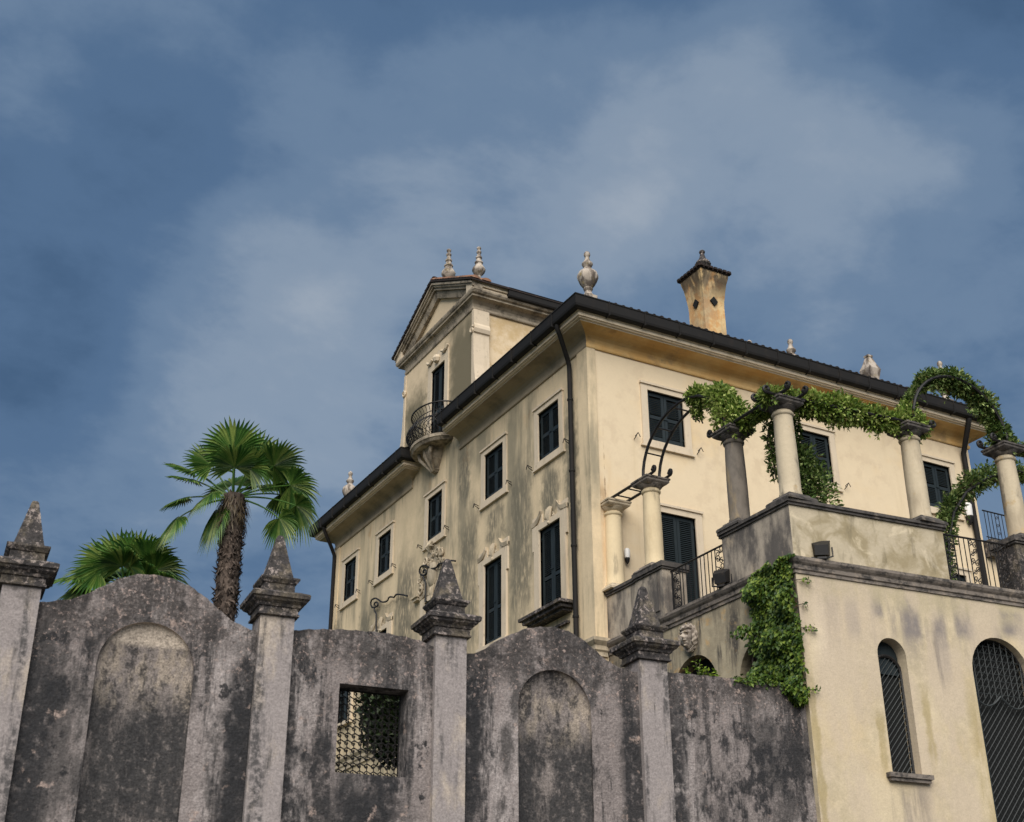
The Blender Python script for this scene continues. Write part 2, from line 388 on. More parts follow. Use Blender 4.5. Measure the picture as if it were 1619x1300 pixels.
weathered('gutter_metal', (0.011, 0.010, 0.0095), [
    dict(c=(0.022, 0.017, 0.014), n=[(2.5, 0.5, 0.7, (1, 1, 1), (0, 0, 0))], s=0.6)], rough=0.75, bump=0.06, mottle=0.08)
weathered('roof_tile', (0.26, 0.135, 0.085), [
    dict(c=(0.085, 0.060, 0.048), n=[(2.4, 0.40, 0.62, ISO, (0, 0, 0))], s=0.8),
    dict(c=(0.46, 0.31, 0.22), n=[(5, 0.56, 0.7, ISO, (2, 0, 0))], s=0.6)], bump=0.4, mottle=0.15)
weathered('dark_tile', (0.026, 0.020, 0.018), [
    dict(c=(0.06, 0.035, 0.028), n=[(3.4, 0.5, 0.66, ISO, (0, 0, 0))], s=0.6)], bump=0.3, mottle=0.15)
weathered('trunk_fibre', (0.105, 0.078, 0.062), [
    dict(c=(0.032, 0.025, 0.021), n=[(9, 0.40, 0.62, (1, 1, 0.5), (0, 0, 0))], s=0.85),
    dict(c=(0.26, 0.20, 0.165), n=[(15, 0.58, 0.70, ISO, (4, 0, 0))], s=0.7)], bump=0.6, mottle=0.2)
weathered('bark', (0.075, 0.058, 0.045), [
    dict(c=(0.03, 0.025, 0.02), n=[(8, 0.4, 0.62, STR2, (0, 0, 0))], s=0.8)], bump=0.6, mottle=0.2)
weathered('white_enamel', (0.62, 0.60, 0.57), [], rough=0.4, bump=0.0, mottle=0.03)
weathered('interior_dark', (0.010, 0.011, 0.011), [], rough=0.9, bump=0.0, mottle=0.1)
weathered('asphalt', (0.055, 0.055, 0.056), [
    dict(c=(0.085, 0.083, 0.08), n=[(1.2, 0.45, 0.65, ISO, (0, 0, 0))], s=0.6)], bump=0.4, bscale=60, mottle=0.12)
weathered('garden_soil', (0.075, 0.085, 0.045), [
    dict(c=(0.11, 0.085, 0.055), n=[(0.9, 0.45, 0.65, ISO, (0, 0, 0))], s=0.7)], bump=0.5, bscale=20, mottle=0.2)
weathered('paving', (0.33, 0.29, 0.24), [
    dict(c=(0.15, 0.13, 0.11), n=[(1.2, 0.45, 0.65, ISO, (0, 0, 0))], s=0.6)], bump=0.3, mottle=0.12)


def leafmat(name, cols, rough=0.5, trans=0.25, sc=9.0, gloss=0.35):
    m = bpy.data.materials.new(name)
    m.use_nodes = True
    nt = m.node_tree
    b = nt.nodes['Principled BSDF']
    at = nn(nt, 'ShaderNodeNewGeometry')
    rnd = at.outputs['Random Per Island']
    n1 = noise(nt, at.outputs['Position'], 2.2, 3, 0.6)
    f = mth(nt, 'ADD', mth(nt, 'MULTIPLY', rnd, 0.65), mth(nt, 'MULTIPLY', n1, 0.5), clamp=True)
    rp = nn(nt, 'ShaderNodeValToRGB')
    nt.links.new(f, rp.inputs[0])
    e = rp.color_ramp
    while len(e.elements) < len(cols):
        e.elements.new(0.5)
    for i, (el, c_) in enumerate(zip(e.elements, cols)):
        el.position = 0.12+0.8*i/(len(cols)-1)
        el.color = (*c_, 1)
    nt.links.new(rp.outputs[0], b.inputs['Base Color'])
    b.inputs['Roughness'].default_value = rough
    b.inputs['Specular IOR Level'].default_value = gloss
    tr = nn(nt, 'ShaderNodeBsdfTranslucent')
    nt.links.new(rp.outputs[0], tr.inputs[0])
    ms = nn(nt, 'ShaderNodeMixShader')
    ms.inputs[0].default_value = trans
    nt.links.new(b.outputs[0], ms.inputs[1])
    nt.links.new(tr.outputs[0], ms.inputs[2])
    nt.links.new(ms.outputs[0], nt.nodes['Material Output'].inputs[0])
    MATS[name] = m


leafmat('vine_leaf', [(0.028, 0.052, 0.012), (0.105, 0.175, 0.030), (0.25, 0.34, 0.065), (0.48, 0.52, 0.18)], gloss=0.2)
leafmat('vine_leaf_dark', [(0.018, 0.036, 0.012), (0.055, 0.098, 0.025), (0.13, 0.20, 0.050), (0.34, 0.40, 0.15)], gloss=0.2)
leafmat('ivy_leaf', [(0.010, 0.026, 0.006), (0.034, 0.074, 0.012), (0.085, 0.145, 0.018), (0.21, 0.27, 0.04)])
leafmat('palm_leaf', [(0.016, 0.046, 0.012), (0.036, 0.098, 0.018), (0.068, 0.155, 0.026), (0.20, 0.26, 0.06)], rough=0.42, trans=0.3)
leafmat('weed_leaf', [(0.06, 0.12, 0.015), (0.13, 0.22, 0.02), (0.22, 0.30, 0.03)])
leafmat('dry_leaf', [(0.07, 0.045, 0.022), (0.13, 0.09, 0.038), (0.22, 0.17, 0.06)])
leafmat('dead_leaf', [(0.035, 0.026, 0.018), (0.07, 0.05, 0.03), (0.12, 0.09, 0.05)])
leafmat('shrub_leaf', [(0.008, 0.014, 0.006), (0.02, 0.035, 0.012), (0.04, 0.06, 0.02)])


# ------------------------------------------------------------------ mesh helpers (all geometry is given in world coordinates)
class MB:
    def __init__(s):
        s.v = []
        s.f = []

    def add(s, vs, fs):
        o = len(s.v)
        s.v += [tuple(x) for x in vs]
        s.f += [tuple(i+o for i in f) for f in fs]

    def quad(s, a, b, c, d):
        s.add([a, b, c, d], [(0, 1, 2, 3)])

    def hexa(s, p):  # 8 points: bottom 4, top 4
        s.add(p, [(3, 2, 1, 0), (4, 5, 6, 7), (0, 1, 5, 4), (1, 2, 6, 5), (2, 3, 7, 6), (3, 0, 4, 7)])

    def box(s, F, u0, u1, d0, d1, z0, z1):
        s.hexa([F(u0, d0, z0), F(u1, d0, z0), F(u1, d1, z0), F(u0, d1, z0), F(u0, d0, z1), F(u1, d0, z1), F(u1, d1, z1), F(u0, d1, z1)])

    def prism(s, F, poly, d0, d1):  # poly in (u,z), extruded in d
        n = len(poly)
        vs = [F(u, d0, z) for u, z in poly]+[F(u, d1, z) for u, z in poly]
        s.add(vs, [tuple(range(n)), tuple(range(2*n-1, n-1, -1))]+[(i, (i+1) % n, (i+1) % n+n, i+n) for i in range(n)])

    def tube(s, path, r, n=6, caps=True):
        path = [Vector(p) for p in path]
        rr = r if isinstance(r, (list, tuple)) else [r]*len(path)
        rings = []
        prev = None
        for i, p in enumerate(path):
            t = (path[min(i+1, len(path)-1)]-path[max(i-1, 0)])
            if t.length < 1e-9:
                t = Vector((0, 0, 1))
            t.normalize()
            if prev is None:
                a = Vector((0, 0, 1)) if abs(t.z) < 0.9 else Vector((1, 0, 0))
                x = t.cross(a).normalized()
            else:
                x = (prev-t*prev.dot(t))
                x = x.normalized() if x.length > 1e-6 else t.orthogonal().normalized()
            prev = x
            y = t.cross(x)
            rings.append([p+(x*math.cos(2*math.pi*k/n)+y*math.sin(2*math.pi*k/n))*rr[i] for k in range(n)])
        o = len(s.v)
        for rg in rings:
            s.v += [tuple(q) for q in rg]
        for i in range(len(rings)-1):
            for k in range(n):
                a = o+i*n+k
                b = o+i*n+(k+1) % n
                s.f.append((a, b, b+n, a+n))
        if caps:
            s.f.append(tuple(o+k for k in reversed(range(n))))
            s.f.append(tuple(o+(len(rings)-1)*n+k for k in range(n)))

    def lathe(s, c, prof, n=20, flutes=0, amp=0.0, sx=1.0, rot=0.0):
        o = len(s.v)
        for r, z in prof:
            for k in range(n):
                a = 2*math.pi*k/n+rot
                q = r*(1+(amp*math.cos(flutes*a) if flutes else 0))
                s.v.append((c[0]+q*math.cos(a)*sx, c[1]+q*math.sin(a)*sx, c[2]+z))
        for i in range(len(prof)-1):
            for k in range(n):
                a = o+i*n+k
                b = o+i*n+(k+1) % n
                s.f.append((a, b, b+n, a+n))
        s.f.append(tuple(o+k for k in reversed(range(n))))
        s.f.append(tuple(o+(len(prof)-1)*n+k for k in range(n)))

    def square(s, F, u, d, prof):  # square turning: prof of (half width, z)
        o = len(s.v)
        for h, z in prof:
            s.v += [tuple(F(u-h, d-h, z)), tuple(F(u+h, d-h, z)), tuple(F(u+h, d+h, z)), tuple(F(u-h, d+h, z))]
        for i in range(len(prof)-1):
            for k in range(4):
                a = o+i*4+k
                b = o+i*4+(k+1) % 4
                s.f.append((a, b, b+4, a+4))
        s.f.append((o+3, o+2, o+1, o))
        t = o+(len(prof)-1)*4
        s.f.append((t, t+1, t+2, t+3))

    def ball(s, c, r, n=8, sq=(1, 1, 1)):
        prof = []
        o = len(s.v)
        m = max(4, n//2)
        for i in range(m+1):
            t = -math.pi/2+math.pi*i/m
            for k in range(n):
                a = 2*math.pi*k/n
                s.v.append((c[0]+r*sq[0]*math.cos(t)*math.cos(a), c[1]+r*sq[1]*math.cos(t)*math.sin(a), c[2]+r*sq[2]*math.sin(t)))
        for i in range(m):
            for k in range(n):
                a = o+i*n+k
                b = o+i*n+(k+1) % n
                s.f.append((a, b, b+n, a+n))

    def sweep(s, path, prof, scales=None, closed=False):
        """profile of (outward offset, z) swept along a plan polyline; outward is to the right of travel."""
        n = len(path)
        segs = []
        for i in range(n-1):
            a, b = Vector(path[i]), Vector(path[i+1])
            t = (b-a).normalized()
            segs.append((a, t, Vector((t.y, -t.x)), scales[i] if scales else 1.0))
        rings = []
        for i in range(n):
            ring = []
            for o_, z_ in prof:
                if i == 0:
                    a, t, nr, k = segs[0]
                    q = a+nr*o_*k
                elif i == n-1:
                    a, t, nr, k = segs[-1]
                    q = Vector(path[-1])+nr*o_*k
                else:
                    a, t, nr, k = segs[i-1]
                    a2, t2, nr2, k2 = segs[i]
                    p1 = a+nr*o_*k
                    p2 = a2+nr2*o_*k2
                    den_ = t.x*t2.y-t.y*t2.x
                    if abs(den_) < 1e-6:
                        q = Vector(path[i])+nr*o_*k
                    else:
                        w = p2-p1
                        q = p1+t*((w.x*t2.y-w.y*t2.x)/den_)
                ring.append((q.x, q.y, z_))
            rings.append(ring)
        o = len(s.v)
        m = len(prof)
        for rg in rings:
            s.v += rg
        for i in range(n-1):
            for k in range(m-1):
                a = o+i*m+k
                s.f.append((a, a+1, a+1+m, a+m))
        s.f.append(tuple(o+k for k in range(m)))
        s.f.append(tuple(o+(n-1)*m+k for k in reversed(range(m))))

    def jitter(s, a):
        s.v = [(x+random.uniform(-a, a), y+random.uniform(-a, a), z+random.uniform(-a, a)) for x, y, z in s.v]

    def build(s, name, mat, parent=None, smooth=False, merge=True, local=False, base=None):
        me = bpy.data.meshes.new(name)
        vs = s.v
        if parent is not None and not local:
            q = parent
            while q.parent is not None:
                q = q.parent
            inv = Matrix.LocRotScale(q.location, q.rotation_euler, None).inverted()
            vs = [tuple(inv @ Vector(v)) for v in vs]
        if base is not None:
            vs = [(v[0]-base[0], v[1]-base[1], v[2]-base[2]) for v in vs]
        me.from_pydata(vs, [], s.f)
        if merge:
            bm = bmesh.new()
            bm.from_mesh(me)
            bmesh.ops.delete(bm, geom=[v for v in bm.verts if not v.link_faces], context='VERTS')
            bmesh.ops.remove_doubles(bm, verts=bm.verts, dist=1e-5)
            bmesh.ops.recalc_face_normals(bm, faces=bm.faces)
            bm.to_mesh(me)
            bm.free()
        me.materials.append(MATS[mat])
        if smooth:
            me.polygons.foreach_set('use_smooth', [True]*len(me.polygons))
            try:
                me.set_sharp_from_angle(angle=R(38))
            except Exception:
                pass
        o = bpy.data.objects.new(name, me)
        C.objects.link(o)
        if parent is not None:
            o.parent = parent
        if base is not None:
            o.location = base
        return o


def tag(o, label=None, cat=None, group=None, kind=None):
    if label:
        o['label'] = label
    if cat:
        o['category'] = cat
    if group:
        o['group'] = group
    if kind:
        o['kind'] = kind
    return o


def thing(name, label, cat, loc=(0, 0, 0), rz=0.0, group=None):
    e = bpy.data.objects.new(name, None)
    e.empty_display_size = 0.3
    C.objects.link(e)
    e.location = loc
    e.rotation_euler = (0, 0, rz)
    return tag(e, label, cat, group)


def kids(o):
    return [c for c in bpy.data.objects if c.parent == o]


def copy_tree(o, parent=None):
    c = o.copy()
    C.objects.link(c)
    if parent is not None:
        c.parent = parent
    for ch in kids(o):
        if ch is not c:
            copy_tree(ch, c)
    return c


# frames (u along the wall, d depth into the wall, z up); z = 0 is the eye level of the photograph
GZ = -1.65
A5 = R(-5.18)
WV = Vector((math.cos(A5), math.sin(A5), 0))
INV = Vector((-math.sin(A5), math.cos(A5), 0))
T0 = Vector((0.33, -6.7, 0))


def FL(u, d, z): return Vector((d, u, z))
def FR(u, d, z): return Vector((u, d, z))
def FT(u, d, z): return T0+WV*u+INV*d+Vector((0, 0, z))
def FTL(u, d, z): return Vector((0.33+d, u, z))
def FS(u, d, z): return Vector((u, 6.57+d, z))   # belvedere side facing the viewer


def wall_mesh(mb, F, u0, u1, zb, ztop, ops=(), reveal=0.2, step=None, d=0.0, back=None):
    zt = ztop if callable(ztop) else (lambda u: ztop)
    bp = {u0, u1}
    for o in ops:
        a, b = o['u']
        bp |= {a, b}
        if o.get('arch'):
            n = 16
            for i in range(1, n):
                bp.add((a+b)/2-(b-a)/2*math.cos(math.pi*i/n))
    if step:
        n = int((u1-u0)/step)
        for i in range(1, n):
            bp.add(u0+(u1-u0)*i/n)
    bp = sorted(bp)
    bp = [x for i, x in enumerate(bp) if i == 0 or x-bp[i-1] > 1e-6]

    def top(o, u):
        a, b = o['u']
        if o.get('arch'):
            r = (b-a)/2
            return o['z'][1]+math.sqrt(max(0, r*r-(u-(a+b)/2)**2))*o.get('k', 1.0)
        return o['z'][1]
    for a, b in zip(bp[:-1], bp[1:]):
        m = (a+b)/2
        la = lb = zb
        for o in sorted([o for o in ops if o['u'][0] < m < o['u'][1]], key=lambda o: o['z'][0]):
            if o['z'][0] > la+1e-6:
                mb.quad(F(a, d, la), F(b, d, lb), F(b, d, o['z'][0]), F(a, d, o['z'][0]))
            la, lb = top(o, a), top(o, b)
        mb.quad(F(a, d, la), F(b, d, lb), F(b, d, zt(b)), F(a, d, zt(a)))
        if back is not None:
            mb.quad(F(a, d, zt(a)), F(b, d, zt(b)), F(b, back, zt(b)), F(a, back, zt(a)))
    for o in ops:
        a, b = o['u']
        rv = o.get('reveal', reveal)
        if rv <= 0:
            continue
        us = [u for u in bp if a-1e-6 <= u <= b+1e-6]
        outl = [(a, o['z'][0])]+[(u, top(o, u)) for u in us]+[(b, o['z'][0])]
        for (p, q) in zip(outl, outl[1:]+outl[:1]):
            mb.quad(F(p[0], d, p[1]), F(q[0], d, q[1]), F(q[0], d+rv, q[1]), F(p[0], d+rv, p[1]))


# ------------------------------------------------------------------ ground
g = MB()
g.quad((-900, -900, GZ), (900, -900, GZ), (900, 900, GZ), (-900, 900, GZ))
tag(g.build('ground', 'garden_soil'), kind='structure')
g = MB()
g.box(FT, -40, 40, -30, -1.6, GZ-0.3, GZ+0.004)
tag(g.build('street', 'asphalt'), kind='structure')
g = MB()
g.box(FT, -40, 40, -1.59, 0.12, GZ-0.3, GZ+0.13)
tag(g.build('pavement', 'paving'), kind='structure')
g = MB()
g.box(FT, -38, 0.4, 0.60, 45, GZ-0.3, 1.2)
tag(g.build('garden_ground', 'garden_soil'), kind='structure')

# ------------------------------------------------------------------ the villa
LX, LY = 13.54, 17.32
villa = thing('villa', 'cream stuccoed villa with dark shutters, gabled belvedere and hipped roof, standing above the garden wall', 'villa', (0, 0, GZ))

LU = [(1.43, 2.53), (4.52, 5.65), (8.43, 9.47), (12.28, 13.32), (15.24, 16.30)]   # left front, upper row
LD = [(1.45, 2.54), (4.57, 5.62), (8.43, 9.47), (12.28, 13.32), (15.24, 16.30)]
UZ = (14.20, 15.60)
DZ = (9.92, 12.24)
RU = [(1.80, 2.93), (6.88, 7.96), (11.47, 12.58)]
RD = [(1.99, 3.08), (6.95, 8.0), (11.5, 12.55)]
RDZ = (8.75, 12.26)

mb = MB()
wall_mesh(mb, FL, 0, LY, GZ, 16.95, [dict(u=u, z=UZ) for u in LU]+[dict(u=u, z=DZ) for u in LD], reveal=0.16)
mb.quad((LX, LY, GZ), (0, LY, GZ), (0, LY, 16.95), (LX, LY, 16.95))
mb.build('side_wall', 'plaster_stained', villa)
mb = MB()
wall_mesh(mb, FR, 0, LX, GZ, 16.95, [dict(u=u, z=(14.23, 15.65)) for u in RU]+[dict(u=u, z=RDZ) for u in RD], reveal=0.16)
mb.quad((LX, 0, GZ), (LX, LY, GZ), (LX, LY, 16.95), (LX, 0, 16.95))
mb.build('front_wall', 'plaster_cream', villa)

# corner strips standing a little proud
mb = MB()
mb.box(FL, -0.03, 0.46, -0.035, 0.05, 8.7, 16.47)
mb.box(FR, 0.05, 0.23, -0.0301, 0.05, 8.7, 16.47)
mb.build('corner_strip', 'plaster_stained', villa)
mb = MB()
mb.box(FL, 16.9, LY+0.02, -0.035, 0.05, 8.7, 16.47)
mb.build('corner_strip', 'plaster_stained', villa)

# base moulding of the villa
mb = MB()
bprof = [(0, 8.30), (0.05, 8.30), (0.05, 8.40), (0.09, 8.44), (0.09, 8.54), (0.14, 8.60), (0.17, 8.64), (0.17, 8.72), (0, 8.76)]
mb.sweep([(0.28, 0), (0, 0), (0, LY), (3, LY)][::-1], [(-0, z) if False else (o, z) for o, z in bprof])
ob = mb.build('base_moulding', 'pale_stone_grey', villa)


def louvre_shutters(mb, ml, F, u0, u1, z0, z1, d, mids=(0.5,)):
    """two louvred leaves: frames go to mb, slats to ml"""
    w = (u1-u0)/2
    for k in range(2):
        a, b = u0+w*k+0.006, u0+w*(k+1)-0.006
        st = 0.085
        mb.box(F, a, a+st, d, d+0.045, z0, z1)
        mb.box(F, b-st, b, d, d+0.045, z0, z1)
        mb.box(F, a+st, b-st, d+0.002, d+0.043, z0, z0+0.13)
        mb.box(F, a+st, b-st, d+0.002, d+0.043, z1-0.10, z1)
        for mfr in mids:
            zm = z0+(z1-z0)*mfr
            mb.box(F, a+st, b-st, d+0.002, d+0.043, zm-0.05, zm+0.05)
        z = z0+0.15
        while z < z1-0.12:
            if not any(abs(z-(z0+(z1-z0)*mfr)) < 0.07 for mfr in mids):
                p = [F(a+st, d+0.006, z-0.018), F(b-st, d+0.006, z-0.018), F(b-st, d+0.036, z+0.014), F(a+st, d+0.036, z+0.014)]
                q = [v+Vector((0, 0, 0.009)) for v in p]
                ml.hexa(p+q)
            z += 0.052
        # hinges
    for zz in (z0+0.18, z1-0.25):
        mb.box(F, u0-0.05, u0+0.03, d-0.02, d+0.01, zz, zz+0.06)
        mb.box(F, u1-0.03, u1+0.05, d-0.02, d+0.01, zz, zz+0.06)
    # closing latch
    zm = z0+(z1-z0)*0.5
    mb.box(F, (u0+u1)/2-0.04, (u0+u1)/2+0.10, d-0.02, d+0.0, zm-0.02, zm+0.02)


def hook(mb, F, u, z):
    mb.tube([F(u-0.05, -0.01, z-0.09), F(u-0.05, -0.13, z-0.03), F(u, -0.14, z+0.06), F(u+0.06, -0.14, z-0.05)], 0.012, 5)
    mb.tube([F(u, 0.0, z+0.02), F(u, -0.14, z+0.06)], 0.012, 5)


def plain_window(F, u, z, mat, hooks=True):
    a, b = u
    z0, z1 = z
    fr = MB()
    w = 0.20
    fr.box(F, a-w, a, -0.045, 0.155, z0-0.02, z1+0.15)
    fr.box(F, b, b+w, -0.045, 0.155, z0-0.02, z1+0.15)
    fr.box(F, a, b, -0.0455, 0.155, z1, z1+0.15)
    fr.box(F, a-w-0.03, b+w+0.03, -0.085, 0.05, z1+0.15, z1+0.21)
    fr.box(F, a-w-0.01, b+w+0.01, -0.052, 0.154, z0-0.19, z0-0.02)
    fr.box(F, a-w-0.07, b+w+0.07, -0.075, 0.05, z0-0.235, z0-0.19)
    wo_ = fr.build('window', mat, villa)
    sh, sl_ = MB(), MB()
    louvre_shutters(sh, sl_, F, a+0.01, b-0.01, z0, z1-0.01, 0.05)
    sh.build('shutter', 'shutter_paint', wo_)
    tag(sl_.build('louvre_slats', 'shutter_paint', wo_, merge=False), kind='stuff')
    if hooks:
        for uu in (a-0.42, b+0.42):
            h = MB()
            hook(h, F, uu, z0-0.02)
            h.build('shutter_hook', 'iron', wo_)
    return wo_


def curl(F, u, z, d, r0, turns, sgn=1, start=0.0, n=14):
    pts = []
    for i in range(n+1):
        t = i/n
        a = start+sgn*turns*2*math.pi*t
        r = r0*(1-0.75*t)
        pts.append(F(u+r*math.cos(a), d, z+r*math.sin(a)))
    return pts


def ornate_door(F, u, z, mat, sill=False):
    a, b = u
    z0, z1 = z
    m = (a+b)/2
    fr = MB()
    w = 0.25
    fr.box(F, a-w, a, -0.06, 0.155, z0, z1+0.16)
    fr.box(F, b, b+w, -0.06, 0.155, z0, z1+0.16)
    fr.box(F, a, b, -0.0605, 0.155, z1, z1+0.16)
    fr.box(F, a-w-0.08, a-w, -0.055, 0.05, z1-0.5, z1+0.16)
    fr.box(F, b+w, b+w+0.08, -0.055, 0.05, z1-0.5, z1+0.16)
    hd = MB()
    for s_ in (-1, 1):
        pts = []
        e = a-w-0.10 if s_ < 0 else b+w+0.10
        prof = [(0.0, 0.17), (0.16, 0.17), (0.30, 0.21), (0.40, 0.30), (0.47, 0.40)]
        lo = [(e-s_*o_, z1+h_) for o_, h_ in prof]
        hi = [(e-s_*o_, z1+h_+0.11) for o_, h_ in prof]
        for (p, q, r_, t_) in zip(lo[:-1], lo[1:], hi[1:], hi[:-1]):
            hd.hexa([F(p[0], -0.07, p[1]), F(q[0], -0.07, q[1]), F(q[0], 0.02, q[1]), F(p[0], 0.02, p[1]),
                     F(t_[0], -0.09, t_[1]), F(r_[0], -0.09, r_[1]), F(r_[0], 0.02, r_[1]), F(t_[0], 0.02, t_[1])])
        fr.box(F, min(e, e-s_*0.5), max(e, e-s_*0.5), -0.03, 0.03, z1+0.161, z1+0.42)
    wo_ = fr.build('window', mat, villa)
    tag(hd.build('curved_hood', 'pale_stone_grey', wo_, merge=False), kind='stuff')
    k = MB()
    for i in range(5):
        t = (i-2)*0.30
        k.tube([F(m, -0.04, z1+0.05), F(m+0.15*math.sin(t), -0.075, z1+0.26), F(m+0.22*math.sin(t), -0.05, z1+0.28+0.20*math.cos(t))], [0.035, 0.042, 0.02], 6)
    k.ball(F(m, -0.05, z1+0.04), 0.06, 8)
    for s_ in (-1, 1):
        k.tube(curl(F, m+s_*0.22, z1+0.20, -0.05, 0.06, 1.0, s_, math.pi/2), 0.018, 5)
    k.jitter(0.006)
    k.build('keystone_shell', 'pale_stone_grey', wo_, smooth=True)
    sh, sl_ = MB(), MB()
    louvre_shutters(sh, sl_, F, a+0.01, b-0.01, z0, z1-0.01, 0.05, (0.42,))
    sh.build('shutter', 'shutter_paint', wo_)
    tag(sl_.build('louvre_slats', 'shutter_paint', wo_, merge=False), kind='stuff')
    if sill:
        s2 = MB()
        s2.box(F, a-0.58, b+0.40, -0.46, 0.05, z0-0.10, z0-0.02)
        s2.box(F, a-0.50, b+0.32, -0.38, 0.05, z0-0.19, z0-0.10)
        s2.box(F, a-0.42, b+0.24, -0.28, 0.05, z0-0.26, z0-0.19)
        s2.box(F, a-0.30, b+0.2, -0.10, 0.05, z0-0.52, z0-0.46)
        s2.build('sill', 'dark_stone', wo_)
    else:
        s2 = MB()
        s2.box(F, a-0.3, b+0.3, -0.12, 0.05, z0-0.14, z0-0.02)
        s2.build('sill', mat, wo_)
    return wo_


for u in LU:
    plain_window(FL, u, UZ, 'pale_stone')
for i, u in enumerate(LD):
    ornate_door(FL, u, DZ, 'pale_stone', sill=(i == 0))
for u in RU:
    plain_window(FR, u, (14.23, 15.65), 'pale_stone')
for u in RD:
    a, b = u
    fr = MB()
    fr.box(FR, a-0.2, a, -0.045, 0.155, RDZ[0], RDZ[1]+0.16)
    fr.box(FR, b, b+0.2, -0.045, 0.155, RDZ[0], RDZ[1]+0.16)
    fr.box(FR, a, b, -0.0455, 0.155, RDZ[1], RDZ[1]+0.16)
    fr.box(FR, a-0.24, b+0.24, -0.085, 0.05, RDZ[1]+0.16, RDZ[1]+0.22)
    wo_ = fr.build('window', 'pale_stone', villa)
    sh, sl_ = MB(), MB()
    louvre_shutters(sh, sl_, FR, a+0.01, b-0.01, RDZ[0], RDZ[1]-0.01, 0.05, (0.36,))
    sh.build('shutter', 'shutter_paint', wo_)
    tag(sl_.build('louvre_slats', 'shutter_paint', wo_, merge=False), kind='stuff')

# stucco cartouche over the central door
mb = MB()
cx, cz = 8.95, 13.05
mb.prism(FL, [(8.05, 12.45), (8.05, 13.0), (8.3, 13.35), (8.55, 13.75), (8.95, 13.98), (9.35, 13.80), (9.6, 13.4), (9.85, 13.0), (9.85, 12.45)], -0.035, 0.05)
rs = random.Random(5)
for i in range(46):
    t = math.pi*rs.uniform(-0.02, 1.02)
    r_ = rs.uniform(0.55, 0.98)
    u_, z_ = cx+r_*math.cos(t), 12.75+r_*1.12*math.sin(t)
    mb.tube(curl(FL, u_, z_, -0.05-0.04*rs.random(), rs.uniform(0.05, 0.13), 1.1, rs.choice((-1, 1)), rs.uniform(0, 6), 9), rs.uniform(0.016, 0.034), 5)
for s_ in (-1, 1):
    mb.tube(curl(FL, cx+s_*0.78, 12.72, -0.09, 0.18, 1.2, s_, math.pi/2), 0.035, 6)
    mb.tube(curl(FL, cx+s_*0.42, 13.55, -0.10, 0.15, 1.2, -s_, 0), 0.035, 6)
    mb.box(FL, cx+s_*1.05-0.22, cx+s_*1.05+0.22, -0.20, 0.02, 12.52, 12.58)
    mb.box(FL, cx+s_*1.05-0.18, cx+s_*1.05+0.18, -0.14, 0.02, 12.44, 12.52)
mb.ball(FL(cx, -0.05, 13.0), 0.32, 12, (0.35, 1.0, 1.25))
for i in range(9):
    t = (i-4)*0.34
    mb.tube([FL(cx+0.15, -0.08, 13.78), FL(cx+0.15+0.15*math.sin(t), -0.16, 13.92), FL(cx+0.15+0.30*math.sin(t), -0.10, 13.80+0.30*math.cos(t))], [0.03, 0.045, 0.015], 6)
mb.jitter(0.010)
mb.build('stucco_cartouche', 'pale_stone_grey', villa, smooth=True)

# eaves: moulding, cove, band, gutter
moul = [(0, 16.45), (0.04, 16.45), (0.055, 16.48), (0.055, 16.55), (0.03, 16.57)]
cove = [(0.03, 16.57), (0.035, 16.64), (0.06, 16.72), (0.12, 16.79), (0.21, 16.84), (0.33, 16.87), (0.49, 16.885), (0.49, 16.95), (0.0, 16.95)]
band = [(0.44, 16.885), (0.50, 16.89), (0.505, 16.925), (0.565, 16.93), (0.57, 16.96), (0.61, 16.965), (0.615, 17.07), (0.645, 17.09), (0.645, 17.11), (0.3, 17.12)]
gut = [(0.60, 17.10), (0.66, 17.075), (0.735, 17.085), (0.785, 17.12), (0.80, 17.18), (0.80, 17.42), (0.815, 17.43), (0.815, 17.46), (0.77, 17.46), (0.55, 17.44)]
pathR = [(LX, LY), (LX, 0), (0, 0), (0, 7.30)][::-1]   # outward to the right of travel
pathL = [(1.2, 10.75), (0, 10.75), (0, LY), (LX, LY)][::-1]


def outward(path):
    # sweep() pushes to the right of travel; flip if that points into the house
    a, b = Vector(path[0]), Vector(path[1])
    t = (b-a).normalized()
    mid = (a+b)/2+Vector((t.y, -t.x))*0.1
    inside = 0 < mid.x < LX and 0 < mid.y < LY
    return path[::-1] if inside else path


pathR = outward(pathR)
pathL = [(LX, LY), (0, LY), (0, 10.75), (1.2, 10.75)]
pathL = outward(pathL)
pF = outward([(LX+0.0, 0), (0, 0)])
pS = outward([(0, 0), (0, 7.3)])
for nm, prof in (('eave_moulding', moul), ('eave_cove', cove), ('eave_band', band), ('gutter', gut)):
    for path, dk in ((pathR, 0), (pathL, 1), (pathR, 2)):
        if dk == 2 and nm not in ('eave_moulding', 'eave_cove'):
            continue
        mb = MB()
        mb.sweep(path, prof)
        if path is pathR and nm in ('eave_moulding', 'eave_cove'):
            keep = []
            for fi, f in enumerate(mb.f[:-2]):
                sg_ = fi//(len(prof)-1)
                left = abs(path[sg_][0]) < 0.01 and abs(path[sg_+1][0]) < 0.01
                if left == (dk == 2):
                    keep.append(f)
            mb.f = keep
        mat = {'eave_moulding': 'cove_plaster', 'eave_cove': 'cove_plaster', 'eave_band': 'pale_stone', 'gutter': 'gutter_metal'}[nm]
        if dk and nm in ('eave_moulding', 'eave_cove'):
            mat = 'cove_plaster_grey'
        mb.build(nm, mat, villa)

